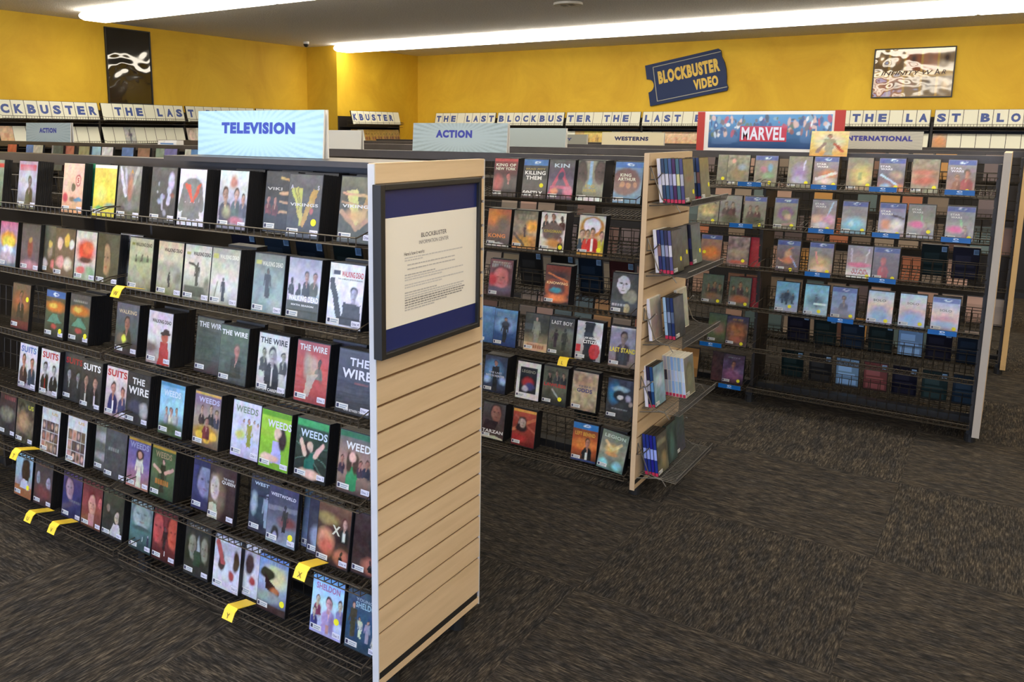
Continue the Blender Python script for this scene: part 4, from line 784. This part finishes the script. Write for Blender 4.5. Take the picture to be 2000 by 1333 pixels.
def sp(a, b_, red=True): return a + ' ' + b_ + ' ' + (R_ if red else a)
group(1, 3.455, .035, [(sp('dde', 'cce', 0), None, 'white-spined', True), (sp('346', 'ccd'), None, 'navy and white', False), (sp('357', 'ccd'), None, 'blue-spined', False), (sp('458', '99b'), None, 'steel blue', False), (sp('425', 'bbd'), None, 'plum-spined', False), (sp('467', 'cc9'), None, 'grey-blue', False), (sp('447', 'aab'), 'G 776 665;N .1;E .5 .55 .4 .06 865 .3;D .82 .24;S', 'brown-faced', False)], 'near')
group(1, 3.70, .075, [(sp('222', '554'), None, 'black-spined', False), (sp('322', '655'), None, 'dark', False), (sp('346', '9ab'), None, 'navy-spined', False), (sp('347', '866'), 'G 776 665;N .08;D .85 .34;S', 'taupe-faced', False)], 'far')
group(2, 3.45, .035, [(sp('dde', 'cce', 0), None, 'white-spined', True), (sp('336', '866'), None, 'navy-spined', False), (sp('347', '89b'), None, 'blue-spined', False), (sp('335', '99b'), None, 'inky', False), (sp('558', 'ccd'), 'G 666 554;N .15;D .75 .3;S', 'grey-faced', False)], 'near')
group(2, 3.60, .075, [(sp('335', '99b'), 'G 666 665;N .12;D .8 .35;S', 'slate-faced', False)], 'middle')
group(2, 3.75, .07, [(sp('223', '336'), None, 'black-spined', False), (sp('223', '336'), 'G 666 676;N .12;D .8 .3;S', 'mossy-faced', False)], 'far')
group(3, 3.45, .02, [(sp('dde', 'ccd', 0), 'G bba a99 a98;E .5 .6 .1 .01 887 .3', 'thick white', True)], 'near', .02)
group(3, 3.53, .065, [(sp('9bd', '9bd'), None, 'pale blue', False), (sp('346', '89b'), None, 'navy-spined', False), (sp('236', '568'), 'G 555 444;N .15;S', 'charcoal-faced', False)], 'middle')
group(3, 3.72, .05, [(sp('ccc', 'bbb', 0), 'G bba aa9;E .5 .8 .1 .01 998 .3', 'plain white', True)], 'far')
group(4, 3.46, .012, [(sp('dde', 'cce', 0), None, 'white-spined', True), (sp('224', 'aab'), None, 'inky', False), (sp('247', '69c'), 'G 79a 8ab 79a;E .5 .6 .35 .15 bcd .5;N .12;S', 'cloud-faced', False)], 'near')
group(4, 3.68, .012, [(sp('bbb', '334'), None, 'grey-white', True), (sp('aab', '334'), None, 'ash-spined', True), (sp('9ab', '99a'), None, 'silver-spined', True), (sp('8ad', 'abd'), None, 'sky-spined', True), (sp('9bd', 'bce'), None, 'powder blue', True), (sp('8ac', 'bcd'), None, 'pale steel', True), (sp('bce', 'cde'), 'G 888 776;E .5 .55 .35 .3 665 .1;E .5 .5 .28 .25 887 .1;S', 'antler-faced', True)], 'far')
group(5, 3.45, .03, [(sp('238', '9ae'), None, 'royal blue', False), (sp('238', '9ae'), None, 'bright blue', False), (sp('228', '9ae'), None, 'deep blue', False), (sp('238', '9ae'), 'G 555 665;N .2;L .1 .8 .8 .8 .1 887;E .6 .3 .2 .2 986 .5;S', 'smoky-faced', False)], 'near')
group(5, 3.60, .07, [(sp('344', '556', 0), 'G 455 344;N .2;E .5 .4 .2 .3 577 .5', 'teal-faced', False)], 'middle')
group(5, 3.74, .06, [(sp('333', '445', 0), 'G 455 445;N .15;S', 'dusky-faced', False)], 'far')

# ------------------------------------------------------------------ genre signs standing on the rack caps
SIGN = colour_mat('sign_print', .45)
def sunburst(mb, w, h, c0, c1, nx=97, ny=33, soft=.5):
    X, Z = np.meshgrid(np.linspace(-w / 2, w / 2, nx), np.linspace(0, h, ny)); X = X.ravel(); Z = Z.ravel()
    a = np.arctan2((Z - h * .5) * 2.0, X); rad = np.hypot(X / (w * .5), (Z - h / 2) / (h * .5))
    k = np.clip(np.sin(a * 38) * 1.6 + .2, 0, 1) * np.clip((rad - .45) / .5, 0, 1) * soft
    C = np.array(c0)[None] * (1 - k[:, None]) + np.array(c1)[None] * k[:, None]
    b = len(mb.v); mb.v += [(float(x), -.0062, float(z)) for x, z in zip(X, Z)]; mb.c += [tuple(q) for q in C]
    mb.f += [(b + j * nx + i, b + j * nx + i + 1, b + (j + 1) * nx + i + 1, b + (j + 1) * nx + i) for j in range(ny - 1) for i in range(nx - 1)]
def genre_sign(x0, x1, y, h, word, label, bgc, burst=None, tc='23a', th=.045, tw=None, tx=0.0, tz=.55, tent=True, zb=1.5545, lean=-4):
    w = x1 - x0; o = empty('genre_sign', ((x0 + x1) / 2, y, zb), label, 'sign')
    bm = MB().box(-w / 2, w / 2, -.006, 0, 0, h)
    f = obj('front_board', bm.mesh('front_board', WHITE), o, None, (math.radians(lean), 0, 0))
    if tent: obj('rear_board', MB().box(-w / 2, w / 2, 0, .006, 0, h).mesh('rear_board', WHITE), o, (0, .018, 0))
    p = MB()
    if burst: sunburst(p, w - .001, h, hx(bgc), hx(burst))
    else: p.poly([(-w / 2, -.0062, 0), (w / 2, -.0062, 0), (w / 2, -.0062, h), (-w / 2, -.0062, h)], hx(bgc))
    if word: put_text(p, word, tx, h * tz, th, hx(tc), tw, -.0068, .065)
    obj('print', p.mesh('print', SIGN, True), f)
    return o
genre_sign(-2.425, -1.825, 1.95, .152, 'TELEVISION', 'large pale blue sunburst sign reading TELEVISION on the nearest rack', 'a9cfe6', '86b0cf', '2340a8', .0385, .352, 0, .62, zb=1.572)
genre_sign(-2.772, -2.172, 3.67, .150, 'ACTION', 'grey sunburst sign reading ACTION, beside the blank grey sign', 'b4c6c8', '8c9c9c', '2a35a5', .041, .232, -.03, .62)
genre_sign(-6.684, -6.055, 3.67, .148, 'ACTION', 'small ACTION sign at the far left, before the left wall letters', '9fb2b8', '8399a0', '2f4199', .04, .24, 0, .6)
genre_sign(-3.75, -3.145, 3.67, .108, '', 'low blank white sign just right of the TELEVISION sign', 'd5d2c6')
genre_sign(-3.29, -2.69, 5.36, .135, '', 'blank grey sign between the ACTION and WESTERNS signs', '98a3a3')
genre_sign(-3.90, -3.305, 7.01, .088, 'COMEDY', 'small grey sign ending in EDY, half hidden behind the blank grey sign', '8f8f83', None, '2b3570', .026, .30, .0, .5)
genre_sign(-3.155, -2.575, 7.01, .112, 'WESTERNS', 'cream sign reading WESTERNS', 'ddd2b0', None, '1c1f55', .036, .32, -.01, .5)
genre_sign(-1.20, -.606, 7.01, .133, 'INTERNATIONAL', 'off-white ribbed sign reading INTERNATIONAL', 'c4c1b6', 'b2b0a8', '39389a', .040, .46, 0, .6)
# banner with red ends
o = empty('banner_sign', (-1.31, 5.36, 1.5545), 'shiny blue banner reading MARVEL with red ends', 'sign')
w, h = .866, .245
bb = MB().box(-w / 2, w / 2, -.004, .004, 0, h)
obj('board', bb.mesh('board', WHITE), o)
re = mat('red_card', (.42, .03, .02), .5)
obj('red_end', MB().box(-w / 2 - .004, -w / 2 + .042, -.009, .008, 0, h - .002).mesh('red_end', re), o); obj('red_end', MB().box(w / 2 - .052, w / 2 + .004, -.009, .008, .0, h + .004).mesh('red_end', re), o)
p = MB(); nx, ny = 200, 54; x0, x1, z0, z1 = -w / 2 + .07, w / 2 - .065, .018, h - .02
X, Z = np.meshgrid(np.linspace(x0, x1, nx), np.linspace(z0, z1, ny)); X = X.ravel(); Z = Z.ravel(); u = (X - x0) / (x1 - x0); v = (Z - z0) / (z1 - z0)
C = np.array([hx('136')] * len(X)) * (1 - v[:, None]) + np.array([hx('48b')] * len(X)) * v[:, None]
rs = np.random.RandomState(4)
for k in range(150):
    cx, cy = rs.rand(), .38 + .55 * rs.rand(); rx, ry = rs.uniform(.006, .026), rs.uniform(.03, .15); col = hx(rs.choice(['a33', '236', 'bcd', '654', 'ca9', '333', '79a', '854', 'ddd', '247', '563']))
    tt = rs.uniform(-.6, .6); k_ = np.clip((1 - np.sqrt(((u - cx + tt * (v - cy) * .12) / rx) ** 2 + ((v - cy) / ry) ** 2)) * 3, 0, 1)[:, None] * .9; C = C * (1 - k_) + col * k_
b0 = len(p.v); p.v += [(float(a), -.0048, float(z)) for a, z in zip(X, Z)]; p.c += [tuple(q) for q in C]
p.f += [(b0 + j * nx + i, b0 + j * nx + i + 1, b0 + (j + 1) * nx + i + 1, b0 + (j + 1) * nx + i) for j in range(ny - 1) for i in range(nx - 1)]
p.box(-.165, .115, -.0056, -.005, .06, .154, hx('b23')); put_text(p, 'MARVEL', -.025, .108, .080, hx('dde'), .26, -.0064, .03)
BAN = colour_mat('banner_film', .2, .4, .5, ((9, 9, 14), .2, .006))
obj('print', p.mesh('print', BAN, True), o)
# small photo card leaning on the cap edge in front of the banner
o = empty('photo_card', (-.935, 5.26, 1.535), 'small amber photo card with white-robed figure, leaning before the banner', 'card')
p = MB(); nx, ny = 30, 22; w, h = .205, .148
C, _ = paint('G dc9 cb7 c95;E .5 .55 .34 .3 ccb .4;P .5 .02 .86 998 a87 543;L .62 .5 .86 .2 .05 a54;L .38 .5 .2 .15 .05 877', nx, ny, 77)
X, Z = np.meshgrid(np.linspace(-w / 2, w / 2, nx), np.linspace(0, h, ny)); X = X.ravel(); Z = Z.ravel()
p.v = [(float(a), -.0016, float(z)) for a, z in zip(X, Z)]; p.c = [tuple(q) for q in C]
p.f = [(j * nx + i, j * nx + i + 1, (j + 1) * nx + i + 1, (j + 1) * nx + i) for j in range(ny - 1) for i in range(nx - 1)]
c_ = obj('card', MB().box(-w / 2, w / 2, -.001, .001, 0, h).mesh('card', WHITE), o, None, (math.radians(-12), 0, 0)); obj('print', p.mesh('print', BAN, True), c_)
# leaflet tray on the second rack cap
o = empty('leaflet_tray', (-4.86, 3.67, 1.5545), 'small white tray with blue front on the cap behind the TELEVISION rack', 'tray')
obj('tray', MB().box(-.10, .10, -.03, .03, 0, .004).box(-.10, .10, -.03, -.026, .004, .018).box(-.10, -.096, -.026, .03, .004, .03).box(.096, .10, -.026, .03, .004, .03).box(-.096, .096, .026, .03, .004, .03).mesh('tray', WHITE), o)
obj('label_strip', MB().box(-.07, .07, -.0312, -.0302, .003, .012).mesh('label_strip', mat('blue_strip', (.1, .25, .5), .4)), o)

# ------------------------------------------------------------------ wall racks with lettered white cases
LC_LEAN = math.radians(-14)
def letter_case_mesh(ch):
    p = MB(); w = CW / 2 - .0045
    p.poly([(-w, -.0006, .004), (w, -.0006, .004), (w, -.0006, .187), (-w, -.0006, .187)], hx('ddc'))
    if ch.strip(): put_text(p, ch, 0, .102, .092, hx('3a4f90'), .082 if ch not in 'LI' else .066, -.0010, .06)
    return p.mesh('letter_print', PAPER, True)
LCM = {}
WSHELF = wire_shelf_mesh(1.05, .16, False)
def wall_bay(root, i, sx):
    """one bay of a wall rack in its own frame: x along the wall, y towards the wall"""
    x = sx
    obj('back_panel', MB().box(x - .02, x + 1.07, .30, .315, .06, 1.86).mesh('back_panel', DARKSLAT), root)
    obj('divider_panel', MB().box(x + 1.062, x + 1.084, .10, .30, .06, 1.80).mesh('divider_panel', DARKSLAT), root)
    for z in (1.745, 1.495, 1.245, .995):
        obj('wire_shelf', WSHELF, root, (x, 0, z - .002)); obj('shelf_board', MB().box(x, x + 1.055, .02, .30, z - .035, z - .03).mesh('shelf_board', DARKSLAT), root)
    obj('base', MB().box(x - .02, x + 1.07, .05, .315, 0, .06).mesh('base', BLACK), root)
def wall_rack(name_label, loc, rz, bays, where):
    root = empty('wall_rack', loc, name_label, 'wall rack', None, rz)
    mw = Matrix.Translation(loc) @ Matrix.Rotation(rz, 4, 'Z')
    cnt = [0, 0]
    for b, (sx, txt, second) in enumerate(bays):
        wall_bay(root, b, sx)
        for k in range(8):
            for row, s_, z in ((0, txt, 1.745), (1, second, 1.495)):
                if k >= len(s_) or s_[k] == '~': cnt[row] += 1; continue
                cnt[row] += 1; ch = s_[k]
                p = mw @ Vector((sx + .0675 + k * .1315, .055, z + .002))
                nm = 'letter_case' if row == 0 else 'plain_case'
                o = obj(nm, CASE, None, p, (LC_LEAN, 0, rz))
                if row == 0:
                    what = 'white case lettered %s' % ch if ch.strip() else 'blank white case'
                    tag(o, '%s, %s in the letter row on the %s' % (what, ORD[cnt[0]], where), 'letter case', 'lettered cases on the ' + where)
                    if ch not in LCM: LCM[ch] = letter_case_mesh(ch)
                    obj('letter_print', LCM[ch], o)
                else:
                    if ch == '.':
                        tag(o, 'plain white case, %s in the lower row on the %s' % (ORD[cnt[1]], where), 'case', 'lower row cases on the ' + where)
                        if '.' not in LCM: LCM['.'] = letter_case_mesh(' ')
                        obj('sleeve', LCM['.'], o)
                    else:
                        nm_, spc = {'y': ('yellow figure', 'G cb5 ca5 b94;B .5 .2 .6 a84 b95 963;N .1'), 'p': ('peach', 'G db9 ca8 c96;P .5 .15 .6 b86 b97 a75;N .1'), 'o': ('orange globe', 'G a98 a86 a75;E .5 .55 .4 .3 c85 .4'), 'g': ('grey figure', 'G bbb bbb 999;P .5 .1 .75 556 444 223'), 'f': ('pale face', 'G a98 987;F .5 .5 .3 .35 ca9 654'), 't': ('tan group', 'G b95 a84 974;B .3 .2 .5 854 b95 432;B .7 .2 .5 743 b95 432')}[ch]
                        tag(o, '%s cover case, %s in the lower row on the %s' % (nm_, ORD[cnt[1]], where), 'case', 'lower row cases on the ' + where)
                        me, _ = cover_mesh(spc, 9, 13); obj('cover', me, o)
    return root
wall_rack('dark rack of lettered white cases along the back wall', (0, 10.18, 0), 0,
          [(-7.332, 'THE LAST', '~' * 8), (-6.242, 'BLOCKBUS', '.' * 8), (-5.152, 'TER THE ', '.tyyy.pp'), (-4.069, 'LAST BLO', '..pppp..'), (-2.98, 'CKBUSTER', '........'), (-1.89, 'R THE LA', '........'), (-.80, 'ST BLOCK', 'o.......')], 'back wall')
wall_rack('dark rack of lettered white cases along the left wall', (-8.08, 0, 0), math.pi / 2,
          [(4.22, 'CKBUSTER', 'p.......'), (5.31, ' THE LAS', '..g.....'), (6.40, 'T BLOCKB', 'f.......'), (7.49, 'USTER TH', '........')], 'left wall')
wall_rack('short dark rack of lettered cases on the bright corner wall', (-7.52, 0, 0), math.pi / 2, [(8.68, 'KBUSTER ', 't.tttttt')], 'corner wall')

# ------------------------------------------------------------------ wall signs and posters
tk = empty('ticket_sign', (-3.60, 10.46, 2.355), 'dark blue torn-ticket sign reading BLOCKBUSTER VIDEO on the back wall', 'sign')
tk.rotation_euler = (0, math.radians(-10.4), 0)
W2, H2 = .505, .262
pts = [(-W2, -H2), (W2 - .015, -H2), (W2, -H2 + .035), (W2 - .012, -H2 + .09), (W2, -.10), (W2 + .004, 0), (W2 - .004, .08), (W2 - .03, .16), (W2 - .03, H2 - .03), (W2 - .06, H2), (-W2, H2), (-W2, .085)]
pts += [(-W2 + .085 * math.sin(t), .085 * math.cos(t)) for t in [math.pi * i / 10 for i in range(1, 10)]] + [(-W2, -.085)]
o = MB().prism(pts, 'y', 0, .03).build('ticket_board', mat('ticket_navy', (.012, .028, .10), .5, 0, .25), tk)
p = MB()
put_text(p, 'BLOCKBUSTER', .045, .07, .165, hx('db5'), .79, -.004, .06); put_text(p, 'VIDEO', .245, -.115, .13, hx('db5'), .31, -.004, .06)
obj('lettering', p.mesh('lettering', PAPER, True), tk)
p = MB()
for a, b_, c, d in ((-W2 + .10, W2 - .03, H2 - .048, H2 - .040), (-W2 + .10, W2 - .005, -H2 + .040, -H2 + .048), (-W2 + .10, -W2 + .108, -H2 + .040, H2 - .040)): p.box(a, b_, -.003, 0, c, d, hx('aa9'))
obj('keyline', p.mesh('keyline', PAPER, True), tk)
def wrinkled(nx, nz, w, h, amp, seed):
    rs = np.random.RandomState(seed); X, Z = np.meshgrid(np.linspace(-w / 2, w / 2, nx), np.linspace(-h / 2, h / 2, nz)); D = np.zeros_like(X)
    for k in range(16):
        a = rs.uniform(0, math.pi); f = rs.uniform(14, 75); D += rs.uniform(.3, 1) / f * 6 * np.sin((X * math.cos(a) + Z * math.sin(a)) * f + rs.uniform(0, 6) + 1.2 * np.sin(X * rs.uniform(4, 12) + Z * rs.uniform(4, 12)))
    return X, Z, D * amp
def poster(name, label, loc, rz, w, h, colf, amp, seed, roll_=0.0, modf=lambda u, v: 1.0):
    o = empty(name, loc, label, 'poster', None, rz); o.rotation_euler = (0, roll_, rz)
    f = MB()
    for (a, b_, c, d) in ((-w / 2, -w / 2 + .012, -h / 2, h / 2), (w / 2 - .012, w / 2, -h / 2, h / 2), (-w / 2 + .012, w / 2 - .012, h / 2 - .012, h / 2), (-w / 2 + .012, w / 2 - .012, -h / 2, -h / 2 + .012)): f.box(a, b_, -.012, .012, c, d)
    obj('frame', f.mesh('frame', BLACK), o)
    obj('backing', MB().box(-w / 2 + .01, w / 2 - .01, .006, .011, -h / 2 + .01, h / 2 - .01).mesh('backing', BLACK), o)
    nx, nz = int(w * 90), int(h * 90); X, Z, D = wrinkled(nx, nz, w - .02, h - .02, amp, seed)
    D = D * modf(X / w + .5, Z / h + .5)
    m = MB(); m.v = [(float(a), float(min(max(d - .002, -.011), .005)), float(z)) for a, z, d in zip(X.ravel(), Z.ravel(), D.ravel())]
    m.c = [tuple(c) for c in colf(X.ravel() / w + .5, Z.ravel() / h + .5)]
    m.f = [(j * nx + i, j * nx + i + 1, (j + 1) * nx + i + 1, (j + 1) * nx + i) for j in range(nz - 1) for i in range(nx - 1)]
    me = m.mesh('glossy_sheet', GLOSSY, True); me.polygons.foreach_set('use_smooth', [True] * len(me.polygons))
    return o, obj('glossy_sheet', me, o)
def dark_art(u, v):
    C = np.array([[.012, .010, .008]] * len(u)); k = np.exp(-((u - .45) / .3) ** 2 - ((v - .25) / .12) ** 2)[:, None]; return C + k * np.array([.03, .026, .02])
poster('dark_poster', 'glossy near-black poster high on the left yellow wall', (-8.385, 5.835, 2.345), math.pi / 2, .57, .82, dark_art, .0022, 3, 0, lambda u, v: .15 + np.exp(-((v - .5) / .22) ** 2))
def pan_art(u, v):
    C = np.array([hx('a84')] * len(u))
    rs = np.random.RandomState(9)
    for j, vy in enumerate((.75, .22)):
        for i in range(5):
            cx = .1 + i * .2; k = ((abs(u - cx) < .085) & (abs(v - vy) < .2))[:, None] * .85; C = C * (1 - k) + hx(['543', '654', '843', '965', '765'][(i + 2 * j) % 5]) * k
            k = np.clip(1.2 - np.sqrt(((u - cx) / .045) ** 2 + ((v - vy - .03) / .11) ** 2), 0, 1)[:, None]; C = C * (1 - k) + hx(['b96', 'a75', '433', '865', '322'][(i + j) % 5]) * k
    return C
o, sheet = poster('film_poster', 'glossy brown film poster with wrinkled reflections at the right of back wall', (-1.067, 10.485, 2.337), 0, .79, .535, pan_art, .0034, 6, 0, lambda u, v: np.clip(.95 - u * 1.15, .06, 1))
p = MB(); put_text(p, 'INFINITY W', -.06, 0, .045, hx('322'), .50, -.0125, .0, .3); put_text(p, 'A', .235, .005, .06, hx('322'), .05, -.0125, .0); put_text(p, 'R', .295, 0, .045, hx('322'), .04, -.0125, 0, .3)
obj('lettering', p.mesh('lettering', PAPER, True), o)

# ------------------------------------------------------------------ ceiling fixtures
def lamp_row(y, where, n, x0=-7.75):
    Lf = 2.44
    prof = [(-.10, 2.798), (-.15, 2.772), (-.172, 2.745), (-.16, 2.722), (-.115, 2.705), (.115, 2.705), (.16, 2.722), (.172, 2.745), (.15, 2.772), (.10, 2.798)]
    for i in range(n):
        a, b_ = x0 + i * Lf + .003, x0 + (i + 1) * Lf - .003
        if a > XR: break
        b_ = min(b_, XR - .02)
        o = empty('ceiling_light', ((a + b_) / 2, y, 2.70), 'long white fluorescent ceiling light, %s from the left in the %s row' % (ORD[i + 1], where), 'ceiling light', 'fluorescent rows'); hl = (b_ - a) / 2
        obj('housing', MB().box(-hl + .03, hl - .03, -.10, .10, .085, .0995).mesh('housing', WHITE), o)
        ep = [(u, z - 2.70) for u, z in prof]
        d = MB(); n_ = len(ep); e1 = .02
        for X_, s_ in ((-hl, .94), (-hl + e1, 1), (hl - e1, 1), (hl, .94)):
            d.v += [(X_, u * s_, .0985 - (.0985 - z) * s_ if z < .095 else z) for u, z in ep]
        d._c(4 * n_, None)
        for r_ in range(3):
            for k in range(n_ - 1): d.f.append((r_ * n_ + k, r_ * n_ + k + 1, (r_ + 1) * n_ + k + 1, (r_ + 1) * n_ + k))
        d.f.append(tuple(range(n_))); d.f.append(tuple(3 * n_ + k for k in reversed(range(n_))))
        obj('diffuser', d.mesh('diffuser', LAMP), o)
lamp_row(8.66, 'far', 5); lamp_row(5.02, 'middle', 5); lamp_row(1.40, 'near', 5); lamp_row(-1.9, 'window', 5)
o = empty('smoke_detector', (-3.48, 6.90, 2.80), 'round white ceiling disc with dark slots at the top edge', 'ceiling disc')
obj('disc', MB().prism([(.13 * math.cos(t), .13 * math.sin(t)) for t in [math.pi * i / 14 for i in range(28)]], 'z', -.02, -.001).mesh('disc', mat('off_white_disc', (.55, .54, .5), .5)), o)
obj('slot', MB().box(-.06, -.01, -.035, .035, -.0225, -.0205).box(.015, .065, -.035, .035, -.0225, -.0205).mesh('slot', BLACK), o)
o = empty('security_camera', (-7.86, 8.10, 2.80), 'tiny dark dome camera under the ceiling at the left wall corner', 'camera')
obj('mount', MB().prism([(.04 * math.cos(t), .04 * math.sin(t)) for t in _a], 'z', -.03, -.001).mesh('mount', WHITE), o)
dm = MB(); rings = 5
for i in range(rings + 1):
    ph = math.pi / 2 * i / rings; dm.v += [(.035 * math.cos(ph) * math.cos(t), .035 * math.cos(ph) * math.sin(t), -.03 - .04 * math.sin(ph)) for t in _a]
dm._c(len(dm.v), None); k = len(_a)
for i in range(rings):
    for j in range(k): dm.f.append((i * k + j, i * k + (j + 1) % k, (i + 1) * k + (j + 1) % k, (i + 1) * k + j))
obj('dome', dm.mesh('dome', BLACK), o)
